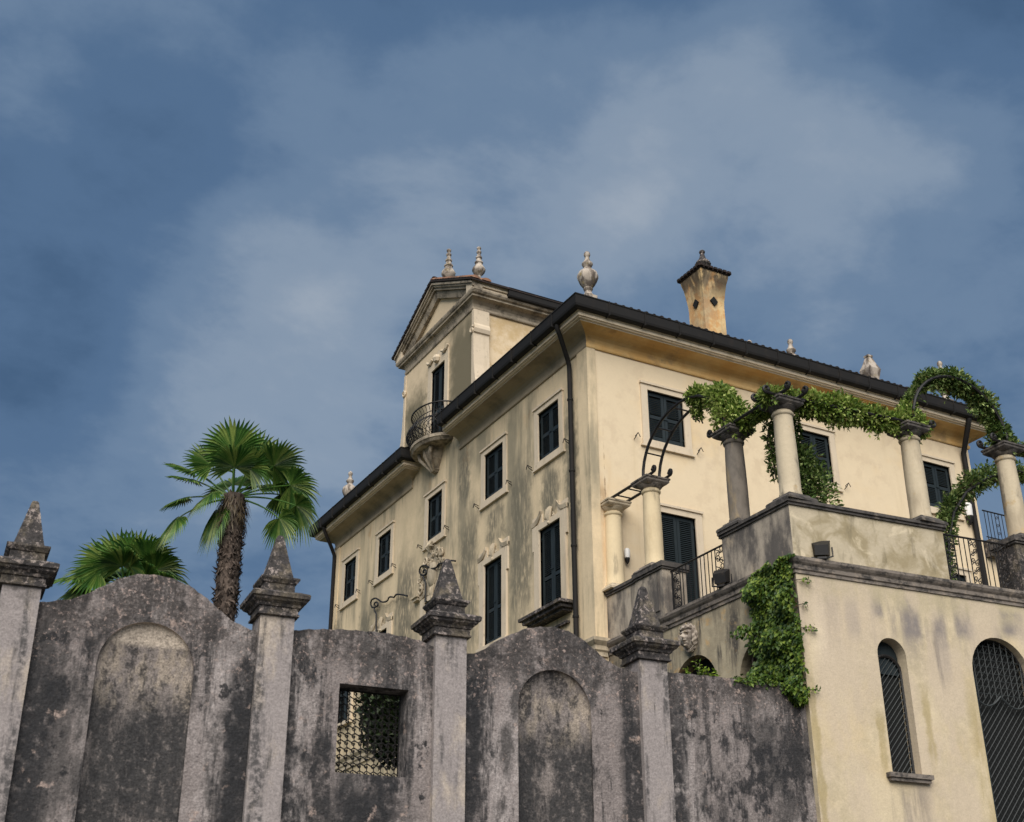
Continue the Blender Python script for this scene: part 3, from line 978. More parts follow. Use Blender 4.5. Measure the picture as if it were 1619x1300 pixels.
# roof
RZ0, RS = 17.45, 0.36
def rz(o): return RZ0+RS*(o+0.78)
mb = MB()
E_ = 0.78
hx = LX/2
mb.add([(-E_, -E_, rz(-E_)), (-E_, 7.3, rz(-E_)), (hx, 7.3, rz(hx)), (hx, hx, rz(hx))], [(0, 1, 2, 3)])
mb.add([(-E_, 10.0, rz(-E_)), (-E_, LY+E_, rz(-E_)), (hx, LY-hx, rz(hx)), (hx, 10.0, rz(hx))], [(0, 1, 2, 3)])
mb.add([(-E_, -E_, rz(-E_)), (LX+E_, -E_, rz(-E_)), (hx, hx, rz(hx))], [(0, 1, 2)])
mb.add([(-E_, LY+E_, rz(-E_)), (LX+E_, LY+E_, rz(-E_)), (hx, LY-hx, rz(hx))], [(0, 1, 2)])
mb.add([(LX+E_, -E_, rz(-E_)), (LX+E_, LY+E_, rz(-E_)), (hx, LY-hx, rz(hx)), (hx, hx, rz(hx))], [(0, 1, 2, 3)])
mb.build('roof', 'dark_tile', villa)


def tile_row(mb, p0, p1, upv, sp=0.21, rows=3, r=0.085, ln=0.42):
    p0, p1 = Vector(p0), Vector(p1)
    t = (p1-p0)
    n = int(t.length/sp)
    t.normalize()
    upv = Vector(upv).normalized()
    nrm = t.cross(upv).normalized()
    if nrm.z < 0:
        nrm = -nrm
    for k in range(rows):
        for i in range(n):
            c = p0+t*(sp*(i+0.5))+upv*(k*ln*0.85)+nrm*(0.015*random.random())
            w0, w1 = r*random.uniform(0.95, 1.08), r*0.85
            pts = []
            for (q, w) in ((c-upv*0.05, w0), (c+upv*ln, w1)):
                for j in range(6):
                    a = math.pi*j/5
                    pts.append(q+t*(w*math.cos(a))+nrm*(w*0.95*math.sin(a)+0.01))
            o = len(mb.v)
            mb.v += [tuple(x) for x in pts]
            for j in range(5):
                mb.f.append((o+j, o+j+1, o+j+7, o+j+6))
            mb.f.append(tuple(o+j for j in range(6)))


mb = MB()
sl = Vector((0, 1, RS))
tile_row(mb, (0.3, -0.74, 17.425), (LX+0.5, -0.74, 17.425), (0, 1, RS), rows=2, r=0.075, sp=0.24)
tile_row(mb, (-0.72, 0.9, 17.39), (-0.72, 7.25, 17.39), (1, 0, RS), rows=2, r=0.06, sp=0.24)
tile_row(mb, (-0.72, 10.1, 17.39), (-0.72, LY-0.9, 17.39), (1, 0, RS), rows=2, r=0.06, sp=0.24)
tag(mb.build('eave_tiles', 'dark_tile', villa, merge=False), kind='stuff')

# gutter straps and joints
mb = MB()
for i in range(13):
    x = 0.2+i*1.1
    mb.box(FR, x, x+0.03, -0.822, -0.60, 17.06, 17.468)
for i in range(7):
    y = 0.4+i*1.1
    mb.box(FL, y, y+0.03, -0.822, -0.60, 17.06, 17.468)
for i in range(7):
    y = 10.3+i*1.1
    mb.box(FL, y, y+0.03, -0.822, -0.60, 17.06, 17.468)
tag(mb.build('gutter_straps', 'gutter_metal', villa, merge=False), kind='stuff')

# downpipes
def pipe(pts, name='downpipe', r=0.065):
    m_ = MB()
    m_.tube(pts, r, 10)
    return m_


m_ = pipe([(-0.70, 0.30, 17.08), (-0.70, 0.31, 16.98), (-0.60, 0.36, 16.86), (-0.22, 0.62, 16.36), (-0.13, 0.69, 16.22), (-0.11, 0.71, 16.05), (-0.11, 0.71, 6.0)])
for zz in (15.2, 13.2, 11.2, 9.4):
    m_.tube([(-0.11, 0.71, zz), (-0.11, 0.71, zz+0.05)], 0.082, 10)
m_.build('downpipe', 'gutter_metal', villa, smooth=True)
m_ = pipe([(-0.70, 16.85, 17.08), (-0.66, 16.87, 16.95), (-0.25, 17.10, 16.40), (-0.12, 17.17, 16.20), (-0.11, 17.18, 16.0), (-0.11, 17.18, 6.0)])
m_.build('downpipe', 'gutter_metal', villa, smooth=True)
m_ = pipe([(13.0, -0.70, 17.08), (13.0, -0.66, 16.95), (13.15, -0.25, 16.40), (13.19, -0.12, 16.2), (13.2, -0.11, 16.0), (13.2, -0.11, 8.7)], r=0.08)
m_.build('downpipe', 'gutter_metal', villa, smooth=True)

# ------------------------------------------------------------------ belvedere
BY0, BY1 = 6.57, 11.53
BC = (BY0+BY1)/2
BX = 7.6
mb = MB()
wall_mesh(mb, FL, BY0, BY1, 16.95, 21.4, [dict(u=(8.43, 9.43), z=(17.28, 20.08))], reveal=0.16)
for y in (BY0, BY1):
    mb.quad((0, y, 16.9), (BX, y, 16.9), (BX, y, 21.75), (0, y, 21.75))
mb.quad((BX, BY0, 16.9), (BX, BY1, 16.9), (BX, BY1, 21.75), (BX, BY0, 21.75))
mb.add([(BX, BY0-0.3, 21.75), (BX, BY1+0.3, 21.75), (BX, BC, 23.2)], [(0, 1, 2)])
mb.add([(0.06, BY0, 21.35), (0.06, BY1, 21.35), (0.06, BY1, 21.75), (0.06, BC, 23.1), (0.06, BY0, 21.75)], [(0, 1, 2, 3, 4)])
bel = mb.build('belvedere', 'plaster_belvedere', villa)

# cornice round the belvedere, shallower on the front
bp = [(BX, BY0), (0, BY0), (0, BY1), (BX, BY1)]
bp = bp if True else bp
a_, b_ = Vector(bp[0]), Vector(bp[1])
t_ = (b_-a_).normalized()
if Vector((t_.y, -t_.x)).y > 0:
    bp = bp[::-1]
bprof = [(0, 20.97), (0.06, 20.97), (0.08, 21.0), (0.08, 21.07), (0.05, 21.09), (0.07, 21.18), (0.16, 21.27), (0.30, 21.31), (0.33, 21.31), (0.33, 21.37), (0.40, 21.40), (0.44, 21.46), (0.44, 21.52), (0.0, 21.56)]
mb = MB()
mb.sweep(bp, bprof, scales=[1.0, 0.55, 1.0])
mb.build('belvedere_cornice', 'cornice_stone', villa)
# upper return block of the side cornice, then the side gutter
for y, sg in ((BY0, -1), (BY1, 1)):
    mb = MB()
    for o_, z0, z1 in ((0.40, 21.525, 21.62), (0.45, 21.62, 21.74), (0.47, 21.74, 21.80)):
        mb.box(lambda u, d, z, y=y, sg=sg: Vector((u, y+sg*d, z)), -0.24, 1.0, 0.0, o_, z0, z1)
    mb.build('cornice_return', 'pale_stone', villa)
for y, sg in ((BY0, -1), (BY1, 1)):
    mb = MB()
    Fg = lambda u, d, z, y=y, sg=sg: Vector((u, y+sg*d, z))
    pr = [(0.36, 21.50), (0.44, 21.46), (0.52, 21.49), (0.54, 21.54), (0.54, 21.76), (0.56, 21.77), (0.56, 21.80), (0.36, 21.80)]
    n_ = len(pr)
    mb.add([Fg(1.0, o_, z_) for o_, z_ in pr]+[Fg(BX, o_, z_) for o_, z_ in pr],
           [tuple(range(n_)), tuple(range(2*n_-1, n_-1, -1))]+[(i, (i+1) % n_, (i+1) % n_+n_, i+n_) for i in range(n_)])
    mb.build('gutter', 'gutter_metal', villa)

# pediment: raking bands and tympanum frame
yl, yr = BY1+0.46, BY0-0.46
ztip, zend = 23.22, 21.74
def chevron(mb, t0, t1, d0, d1, inset=0.0):
    """band between perpendicular drops t0..t1 under the rake line"""
    def line(drop):
        return [(yl-drop*0.2*0, zend-drop), (BC, ztip-drop), (yr+drop*0.2*0, zend-drop)]
    a, b = line(t0), line(t1)
    for i in range(2):
        mb.hexa([FL(a[i][0], d0, b[i][1]), FL(a[i+1][0], d0, b[i+1][1]), FL(a[i+1][0], d1, b[i+1][1]), FL(a[i][0], d1, b[i][1]),
                 FL(a[i][0], d0, a[i][1]), FL(a[i+1][0], d0, a[i+1][1]), FL(a[i+1][0], d1, a[i+1][1]), FL(a[i][0], d1, a[i][1])])


mb = MB()
chevron(mb, 0.0, 0.085, -0.30, 0.10)
chevron(mb, 0.085, 0.16, -0.25, 0.10)
chevron(mb, 0.16, 0.26, -0.19, 0.10)
mb.build('raking_cornice', 'cornice_stone', villa)
mb = MB()
k_ = (ztip-zend)/(yl-BC)
def tri(off): 
    zb_ = 21.56+off*0.55
    zt_ = ztip-0.26-off*1.12
    hw = (zt_-zb_)/k_
    return [(BC+hw, zb_), (BC, zt_), (BC-hw, zb_)]
A_, B_ = tri(0.02), tri(0.24)
for i in range(3):
    j = (i+1) % 3
    p, q, r_, s_ = A_[i], A_[j], B_[j], B_[i]
    mb.hexa([FL(p[0], -0.12, p[1]), FL(q[0], -0.12, q[1]), FL(q[0], 0.06, q[1]), FL(p[0], 0.06, p[1]),
             FL(s_[0], -0.06, s_[1]), FL(r_[0], -0.06, r_[1]), FL(r_[0], 0.06, r_[1]), FL(s_[0], 0.06, s_[1])])
mb.build('tympanum_frame', 'cornice_stone', villa)

# belvedere roof
mb = MB()
for s_ in (-1, 1):
    ye = BC+s_*(BC-yr+0.10)
    mb.hexa([(-0.34, ye, zend-0.02), (BX+0.2, ye, zend-0.02), (BX+0.2, BC, ztip+0.03), (-0.34, BC, ztip+0.03),
             (-0.34, ye, zend+0.05), (BX+0.2, ye, zend+0.05), (BX+0.2, BC, ztip+0.10), (-0.34, BC, ztip+0.10)])
mb.build('roof', 'dark_tile', villa)
mb = MB()
for s_ in (-1, 1):
    n_ = 15
    ye = BC+s_*(BC-yr+0.08)
    for i in range(n_):
        t = (i+0.5)/n_
        y = ye+(BC-ye)*t
        z = zend+0.05+(ztip+0.05-zend)*t
        for kx in range(2):
            x0 = -0.40+0.4*kx
            # tiles lie on the slope, mouths along the rake
            c0 = Vector((x0, y, z+0.02))
            sl_ = Vector((0, BC-ye, ztip-zend)).normalized()
            up_ = Vector((0, -sl_.z*s_*-1, abs(sl_.y))).normalized()
            a0 = c0-sl_*0.16
            a1 = c0+sl_*0.20
            pts = []
            for q, w in ((a0, 0.10), (a1, 0.08)):
                for j in range(6):
                    an = math.pi*j/5
                    pts.append(q+Vector((1, 0, 0))*(0.2+w*1.6*math.cos(an))+Vector((0, 0, 1))*(w*math.sin(an)))
            o = len(mb.v)
            mb.v += [tuple(x) for x in pts]
            for j in range(5):
                mb.f.append((o+j, o+j+1, o+j+7, o+j+6))
            mb.f.append(tuple(o+j for j in range(6)))
tag(mb.build('rake_tiles', 'roof_tile', villa, merge=False), kind='stuff')

# belvedere window with curved ears
a, b, z0, z1 = 8.43, 9.43, 17.28, 20.08
fr = MB()
fr.box(FL, a-0.24, a, -0.05, 0.155, z0, z1+0.12)
fr.box(FL, b, b+0.24, -0.05, 0.155, z0, z1+0.12)
fr.box(FL, a, b, -0.0505, 0.155, z1, z1+0.14)
fr.prism(FL, [(a-0.24, z1+0.12), (a-0.24, z1+0.46), (a-0.05, z1+0.34), (a+0.15, z1+0.40), ((a+b)/2, z1+0.58), (b-0.15, z1+0.40), (b+0.05, z1+0.34), (b+0.24, z1+0.46), (b+0.24, z1+0.12)][::-1], -0.049, 0.03)
for s_, e in ((-1, a-0.26), (1, b+0.26)):
    pts = [FL(e, -0.08, z1+0.44), FL(e-s_*0.10, -0.09, z1+0.34), FL(e-s_*0.25, -0.09, z1+0.30), FL(e-s_*0.42, -0.09, z1+0.38)]
    fr.tube(pts, 0.05, 6)
wo_ = fr.build('window', 'pale_stone', villa)
k = MB()
k.ball(FL((a+b)/2, -0.08, z1+0.26), 0.16, 8)
k.build('keystone_shell', 'pale_stone', wo_, smooth=True)
sh, sl_ = MB(), MB()
louvre_shutters(sh, sl_, FL, a+0.01, b-0.01, z0, z1-0.01, 0.05, (0.45,))
sh.build('shutter', 'shutter_paint', wo_)
tag(sl_.build('louvre_slats', 'shutter_paint', wo_, merge=False), kind='stuff')

# volute buttresses on both flanks of the belvedere
for y0, sg in ((BY0, -1), (BY1, 1)):
    mb = MB()
    prof = [(0.0, 20.95), (0.13, 20.95), (0.14, 20.45), (0.19, 20.36), (0.21, 20.25), (0.17, 20.13), (0.12, 20.10), (0.13, 19.6), (0.17, 19.0), (0.25, 18.5), (0.40, 18.1), (0.60, 17.85), (0.72, 17.6), (0.72, 17.2), (0.0, 17.2)]
    mb.prism(lambda u, d, z, y0=y0, sg=sg: Vector((d, y0+sg*u, z)), prof if sg < 0 else prof[::-1], -0.03, 0.52)
    Fv = lambda u, d, z, y0=y0, sg=sg: Vector((d, y0+sg*u, z))
    mb.tube(curl(Fv, 0.06, 20.22, -0.05, 0.13, 1.3, 1, 0.5), 0.035, 6)
    mb.tube(curl(Fv, 0.45, 17.6, -0.05, 0.22, 1.3, -1, 1.5), 0.04, 6)
    mb.build('volute', 'pale_stone', villa)
    mb = MB()
    for i in range(9):
        t = i/8
        mb.ball(Vector((0.25+random.uniform(-0.1, 0.1), y0+sg*(0.72+0.42*t), 17.62+0.62*math.sin(math.pi*(0.25+0.7*t))*0.9)), 0.20+0.05*math.sin(9*t), 8, (1.4, 0.9, 1.0))
    mb.tube(curl(Fv, 1.0, 17.95, 0.0, 0.3, 1.4, 1, 0.3), 0.09, 7)
    mb.box(Fv, 0.70, 1.30, -0.05, 0.5, 17.2, 17.7)
    mb.jitter(0.03)
    mb.build('carved_scroll', 'finial_stone', villa, smooth=True)

# balcony with bellied iron cage
by, bz = 8.93, 17.22
def ell(t, fx, fy): return Vector((-fx*math.cos(t), by+fy*math.sin(t), 0))
mb = MB()
N_ = 24
def slab(mb, fx, fy, z0, z1, fx2=None, fy2=None):
    fx2 = fx2 or fx
    fy2 = fy2 or fy
    lo = [ell(-math.pi/2+math.pi*i/N_, fx, fy)+Vector((0, 0, z0)) for i in range(N_+1)]
    hi = [ell(-math.pi/2+math.pi*i/N_, fx2, fy2)+Vector((0, 0, z1)) for i in range(N_+1)]
    o = len(mb.v)
    mb.v += [tuple(x) for x in lo+hi]
    for i in range(N_):
        mb.f.append((o+i, o+i+1, o+N_+2+i, o+N_+1+i))
    mb.f.append(tuple(o+i for i in range(N_+1)))
    mb.f.append(tuple(o+N_+1+i for i in range(N_+1)))
slab(mb, 0.78, 1.16, bz-0.10, bz)
slab(mb, 0.70, 1.08, bz-0.20, bz-0.10, 0.76, 1.14)
bal = mb.build('balcony', 'cornice_stone', villa)
mb = MB()
pr = [(0.46, 0.46, -0.205), (0.44, 0.42, -0.36), (0.36, 0.36, -0.52), (0.24, 0.24, -0.68), (0.14, 0.17, -0.80), (0.18, 0.20, -0.84), (0.10, 0.12, -0.92)]
for (f0, g0, z0), (f1, g1, z1) in zip(pr[:-1], pr[1:]):
    slab(mb, f1, g1, bz+z1, bz+z0, f0, g0)
for s_ in (-1, 0, 1):
    mb.tube([FL(by+s_*0.42, -0.42, bz-0.24), FL(by+s_*0.36, -0.42, bz-0.44), FL(by+s_*0.2, -0.28, bz-0.66), FL(by+s_*0.08, -0.14, bz-0.88)], [0.07, 0.06, 0.05, 0.03], 7)
mb.build('corbel', 'cornice_stone', bal, smooth=True)
mb = MB()
def cage(t, h):
    # belly profile, h from 0 to 1
    pf = [(0, 0.92), (0.15, 1.14), (0.32, 1.28), (0.48, 1.20), (0.62, 0.98), (0.76, 0.86), (0.90, 0.92), (1.0, 1.04)]
    for (h0, k0), (h1, k1) in zip(pf[:-1], pf[1:]):
        if h <= h1:
            q = (h-h0)/(h1-h0)
            q = q*q*(3-2*q)
            k = k0+(k1-k0)*q
            break
    e = ell(t, 0.74*k, 1.12+0.42*(k-1))
    return e+Vector((0, 0, bz+1.08*h))
nb = 22
for i in range(nb+1):
    t = -math.pi/2+math.pi*i/nb
    mb.tube([cage(t, h/10) for h in range(11)], 0.012, 4, caps=False)
for i in range(nb+1):
    for sg in (-1, 1):
        pts = []
        for h in range(9):
            t = -math.pi/2+math.pi*i/nb+sg*0.55*h/8
            if -math.pi/2 <= t <= math.pi/2:
                pts.append(cage(t, 0.62*h/8))
        if len(pts) > 2:
            mb.tube(pts, 0.010, 4, caps=False)
for h, r_ in ((0.0, 0.02), (0.62, 0.016), (0.8, 0.014), (1.0, 0.026)):
    mb.tube([cage(-math.pi/2+math.pi*i/32, h) for i in range(33)], r_, 5)
tag(mb.build('balcony_cage', 'iron', bal, merge=False), kind='stuff')

# ------------------------------------------------------------------ roof finials
def finial_mesh(mb, c, s=1.0, plinth=0.2):
    x, y, z = c
    if plinth:
        mb.square(FR, x, y, [(0.17*s, z-plinth), (0.17*s, z), (0.13*s, z+0.02*s)])
    pr = [(0.12, 0.0), (0.13, 0.05), (0.10, 0.09), (0.085, 0.17), (0.115, 0.20), (0.125, 0.23), (0.11, 0.26), (0.15, 0.31), (0.22, 0.42), (0.265, 0.54), (0.275, 0.62), (0.25, 0.70), (0.19, 0.77),
          (0.12, 0.83), (0.09, 0.88), (0.10, 0.91), (0.14, 0.96), (0.145, 1.01), (0.10, 1.06), (0.07, 1.12), (0.055, 1.20), (0.065, 1.22), (0.085, 1.27), (0.08, 1.33), (0.05, 1.37), (0.01, 1.40)]
    mb.lathe(c, [(r*s, h*s) for r, h in pr], 24, 12, 0.035)


for c, s in (((0.28, 0.28, 18.20), 1.03), ((LX-0.28, 0.28, 18.16), 1.0), ((0.28, LY-0.28, 18.16), 0.98), ((8.3, 1.5, 18.24), 1.0), ((7.97, 3.0, 18.85), 1.0)):
    mb = MB()
    finial_mesh(mb, c, s, 0.5)
    mb.build('finial', 'finial_stone', villa, smooth=True)


def slim_finial(c, s, ped):
    mb = MB()
    x, y, z = c
    mb.square(FR, x, y, [(0.15, z-ped), (0.15, z), (0.11, z+0.02)])
    pr = [(0.09, 0.0), (0.10, 0.04), (0.075, 0.10), (0.08, 0.16), (0.15, 0.22), (0.225, 0.33), (0.24, 0.42), (0.20, 0.50), (0.13, 0.60), (0.12, 0.66), (0.15, 0.69), (0.15, 0.73), (0.10, 0.78), (0.085, 0.87),
          (0.115, 0.90), (0.11, 0.95), (0.07, 0.99), (0.06, 1.09), (0.085, 1.12), (0.09, 1.17), (0.05, 1.22), (0.05, 1.26), (0.08, 1.31), (0.07, 1.36), (0.01, 1.40)]
    mb.lathe(c, [(r*s, h*s) for r, h in pr], 24, 12, 0.03)
    mb.build('finial', 'finial_stone', villa, smooth=True)


slim_finial((0.32, 9.05, 23.36), 1.0, 0.3)
slim_finial((1.47, 9.05, 23.86), 0.96, 0.8)

# chimney with flared head and urn
chx, chy = 5.49, 1.88
mb = MB()
sq = [(0.385, 18.0), (0.375, 20.05), (0.385, 20.25), (0.415, 20.52), (0.455, 20.82), (0.51, 21.06), (0.51, 21.14)]
mb.square(FR, chx, chy, sq)
chim = mb.build('chimney', 'chimney_plaster', villa)
mb = MB()
mb.square(FR, chx, chy, [(0.52, 21.14), (0.55, 21.17), (0.55, 21.22), (0.40, 21.34), (0.14, 21.44)])
for k in range(7):
    for s_ in (-1, 1):
        t = -0.50+0.167*k
        mb.box(FR, chx+t-0.06, chx+t+0.06, chy+s_*0.53-0.08, chy+s_*0.53+0.08, 21.18, 21.25)
        mb.box(FR, chx+s_*0.53-0.08, chx+s_*0.53+0.08, chy+t-0.06, chy+t+0.06, 21.185, 21.255)
mb.build('chimney_cap', 'dark_tile', chim)
for (cx_, cy_, ax) in ((chx, chy-0.405, 0), (chx-0.405, chy, 1), (chx, chy+0.405, 0), (chx+0.405, chy, 1)):
    mb = MB()
    e_ = 0.14
    pts = [(0, -e_), (e_, 0), (0, e_), (-e_, 0)]
    F_ = (lambda u, d, z: Vector((chx+u, cy_+d, z))) if ax == 0 else (lambda u, d, z: Vector((cx_+d, chy+u, z)))
    mb.prism(F_, [(p[0]-0.02, 20.16+p[1]*1.15) for p in pts], -0.02, 0.02)
    mb.build('smoke_hole', 'interior_dark', chim)
mb = MB()
pr = [(0.10, 0), (0.13, 0.03), (0.09, 0.09), (0.13, 0.14), (0.22, 0.22), (0.245, 0.29), (0.20, 0.36), (0.13, 0.44), (0.085, 0.54), (0.07, 0.62), (0.06, 0.66), (0.085, 0.69), (0.09, 0.74), (0.06, 0.78), (0.01, 0.80)]
mb.lathe((chx, chy, 21.40), pr, 20, 10, 0.03)
mb.build('chimney_urn', 'dark_stone', chim, smooth=True)
# second small chimney with obelisk pot
mb = MB()
mb.square(FR, 11.75, 1.6, [(0.36, 18.0), (0.36, 18.72), (0.41, 18.74), (0.41, 18.82), (0.30, 18.83)])
ch2 = mb.build('chimney', 'pale_stone_grey', villa)
mb = MB()
mb.square(FR, 11.48, 1.5, [(0.24, 18.82), (0.24, 18.95), (0.17, 18.99), (0.22, 19.26), (0.235, 19.34), (0.16, 19.52), (0.10, 19.72), (0.08, 19.78), (0.10, 19.80), (0.10, 19.86), (0.04, 19.90)])
mb.build('chimney_pot', 'finial_stone', ch2)

# lower wing that carries the side balcony
mb = MB()
mb.box(FR, LX+0.003, 17.5, 0.02, 4.0, GZ, 13.0)
mb.build('side_wing', 'plaster_cream', villa)

# side balcony at the far end of the front
mb = MB()
mb.box(FR, 13.56, 16.2, -0.2, 1.6, 13.0, 13.38)
mb.box(FR, 13.56, 16.3, -0.28, 1.7, 13.38, 13.50)
sb = mb.build('side_balcony', 'dark_stone', villa)
mb = MB()
mb.tube([(13.6, -0.1, 14.45), (16.2, -0.1, 14.45)], 0.022, 6)
mb.tube([(13.6, -0.1, 13.62), (16.2, -0.1, 13.62)], 0.016, 6)
for i in range(18):
    x = 13.66+i*0.145
    mb.tube([(x, -0.1, 13.5), (x, -0.1, 14.45)], 0.012, 5)
for i in (3, 9, 15):
    for zz in (13.8, 14.05, 14.3):
        mb.tube(curl(FR, 13.66+i*0.145+0.07, zz, -0.1, 0.06, 1.2, 1 if i % 2 else -1), 0.009, 4)
mb.build('iron_railing', 'iron', sb, merge=False)

# ------------------------------------------------------------------ terrace building
terr = thing('terrace_building', 'cream terrace building with arched barred windows and dark string course, right of the garden wall', 'building', (0.33, -6.7, GZ))
SEND = 10.0
SZ0, SZ1, PZ0, PZ1 = 8.34, 8.67, 9.76, 9.88
AW1 = dict(u=(1.72, 2.40), z=(4.67, 6.94), arch=True, reveal=0.34)
AW2 = dict(u=(4.02, 5.52), z=(GZ+0.2, 6.84), arch=True, reveal=0.30)
mb = MB()
wall_mesh(mb, FT, 0.0, SEND, GZ, SZ0+0.01, [AW1, AW2])
pe = FT(SEND, 0, 0)
mb.quad((pe.x, pe.y, GZ), (pe.x, -0.0, GZ), (pe.x, 0.0, SZ0), (pe.x, pe.y, SZ0))
mb.build('front_wall', 'terrace_front_plaster', terr)
SA1 = dict(u=(-4.05, -2.45), z=(4.0, 6.75), arch=True, reveal=0.35)
SA2 = dict(u=(-6.2, -4.75), z=(4.0, 6.66), arch=True, reveal=0.35)
mb = MB()
wall_mesh(mb, FTL, -6.7, -0.003, GZ, SZ0+0.01, [SA1, SA2])
mb.build('side_wall', 'terrace_side_plaster', terr)
# string course
sp_ = [(0, SZ0), (0.03, SZ0), (0.03, SZ0+0.06), (0.06, SZ0+0.08), (0.06, SZ0+0.16), (0.10, SZ0+0.20), (0.13, SZ0+0.25), (0.13, SZ0+0.31), (0.0, SZ0+0.33)]
path = [(0.33, 0.0-0.003), (0.33, -6.7), (pe.x, pe.y)]
mb = MB()
mb.sweep(path, [(-o, z) for o, z in sp_] if False else sp_)
s1 = mb
def path_right(path):
    a, b = Vector(path[0]), Vector(path[1])
    t = (b-a).normalized()
    return Vector((t.y, -t.x))
mb = MB()
if path_right(path).x > 0:
    path = path[::-1]
mb.sweep(path, sp_)
mb.build('string_course', 'string_stone', terr)
# terrace floor
mb = MB()
q = [Vector((0.35, -0.004, 0)), Vector((0.35, -6.66, 0)), FT(SEND, 0.02, 0), Vector((pe.x, -0.004, 0))]
mb.add([(v.x, v.y, 8.60) for v in q]+[(v.x, v.y, 8.66) for v in q], [(0, 1, 2, 3), (4, 5, 6, 7)])
mb.build('terrace_floor', 'paving', terr)
# parapet walls
mb = MB()
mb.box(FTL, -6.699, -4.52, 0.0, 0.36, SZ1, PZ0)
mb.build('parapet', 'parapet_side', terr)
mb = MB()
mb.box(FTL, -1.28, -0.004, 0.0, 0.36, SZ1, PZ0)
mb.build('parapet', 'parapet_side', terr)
mb = MB()
mb.hexa([FT(0.0, 0.0, SZ1), FT(3.80, 0.0, SZ1), FT(3.80, 0.36, SZ1), FT(0.36, 0.36, SZ1), FT(0.0, 0.0, PZ0), FT(3.80, 0.0, PZ0), FT(3.80, 0.36, PZ0), FT(0.36, 0.36, PZ0)])
mb.build('parapet', 'parapet_plaster', terr)
mb = MB()
mb.box(FT, 6.9, SEND, 0.0, 0.36, SZ1, PZ0)
mb.build('parapet', 'parapet_plaster', terr)
# gate piers in the parapet
mb = MB()
mb.box(FTL, -2.36, -1.28, -0.03, 0.62, SZ1, PZ0)
mb.box(FTL, -2.20, -1.44, -0.055, 0.0, SZ1+0.16, PZ0-0.14)
mb.box(lambda u, d, z: Vector((0.33+u, -2.36-d, z)), 0.10, 0.52, 0.0, 0.025, SZ1+0.12, PZ0-0.10)
mb.build('parapet_pier', 'parapet_side', terr)
mb = MB()
mb.box(FT, 5.72, 6.62, -0.03, 0.62, SZ1, PZ0)
mb.box(FT, 6.62, 6.9, 0.0, 0.4, SZ1, PZ0)
mb.build('parapet_pier', 'dark_stone', terr)
# copings
def coping(F, u0, u1, d0, d1, z0=PZ0, z1=PZ1, e=0.04):
    m_ = MB()
    m_.box(F, u0-e, u1+e, d0-e, d1+e, z0, z0+0.05)
    m_.box(F, u0-e-0.03, u1+e+0.03, d0-e-0.03, d1+e+0.03, z0+0.05, z1)
    return m_.build('coping', 'coping_stone', terr)
coping(FTL, -1.28, -0.08, 0.0, 0.36)
coping(FTL, -2.36, -1.30, -0.03, 0.62, PZ0+0.002, PZ1+0.05)
mb = MB()
cp = [(0, PZ0), (0.04, PZ0), (0.04, PZ0+0.05), (0.075, PZ0+0.055), (0.075, PZ1), (-0.42, PZ1), (-0.42, PZ0)]
e1 = FT(3.86, 0, 0)
path = [(0.33, -4.46), (0.33, -6.7), (e1.x, e1.y)]
if path_right(path).x > 0:
    path = path[::-1]
mb.sweep(path, cp)
mb.build('coping', 'coping_stone', terr)
coping(FT, 5.72, 6.62, -0.03, 0.62, PZ0+0.002, PZ1+0.05)
coping(FT, 6.7, SEND, 0.0, 0.36)

# arched windows
def arch_outline(o, n=16, e=0.0):
    a, b = o['u'][0]-e, o['u'][1]+e
    r = (b-a)/2
    return [(a, o['z'][0])]+[((a+b)/2-r*math.cos(math.pi*i/n), o['z'][1]+r*math.sin(math.pi*i/n)) for i in range(n+1)]+[(b, o['z'][0])]


def inside_arch(o, u, z, e=0.0):
    a, b = o['u'][0]+e, o['u'][1]-e
    if u < a or u > b or z < o['z'][0]+e:
        return False
    if z <= o['z'][1]:
        return True
    r = (b-a)/2
    return (u-(a+b)/2)**2+(z-o['z'][1])**2 < r*r


def clip_bar(mb, F, o, p, q, d, r, e=0.01, n=60):
    pts = []
    for i in range(n+1):
        t = i/n
        u, z = p[0]+(q[0]-p[0])*t, p[1]+(q[1]-p[1])*t
        if inside_arch(o, u, z, e):
            pts.append((u, z))
    if len(pts) > 1:
        mb.tube([F(pts[0][0], d, pts[0][1]), F(pts[-1][0], d, pts[-1][1])], r, 4, caps=False)


def arched_window(F, o, dg, dp, sp, mats, both=True):
    wn_ = MB()
    wn_.add([F(u, dp, z) for u, z in arch_outline(o, 16, 0.05)], [tuple(range(19))])
    root = wn_.build('arched_window', 'interior_dark', terr)
    f_ = MB()
    ol = arch_outline(o)
    f_.tube([F(u*1.0, dg, z) for u, z in ol], 0.035, 6)
    f_.build('window_frame', 'iron', root)
    gr = MB()
    a, b = o['u']
    H = o['z'][1]-o['z'][0]+(b-a)/2
    wdt = b-a
    z = o['z'][0]-wdt*1.3
    while z < o['z'][1]+wdt:
        clip_bar(gr, F, o, (a, z), (b, z+wdt*1.15), dg, 0.0085)
        z += sp
    if both:
        z = o['z'][0]
        while z < o['z'][1]+wdt*2:
            clip_bar(gr, F, o, (a, z), (b, z-wdt*1.15), dg+0.014, 0.0045)
            z += sp
    tag(gr.build('grille', mats, root, merge=False), kind='stuff')
    return root


weathered('grille_paint', (0.034, 0.039, 0.040), [], rough=0.45, bump=0.0, mottle=0.1)
w1 = arched_window(FT, dict(u=AW1['u'], z=(AW1['z'][0], AW1['z'][1]-0.30)), 0.22, 0.30, 0.125, 'grille_paint', both=False)
mb = MB()
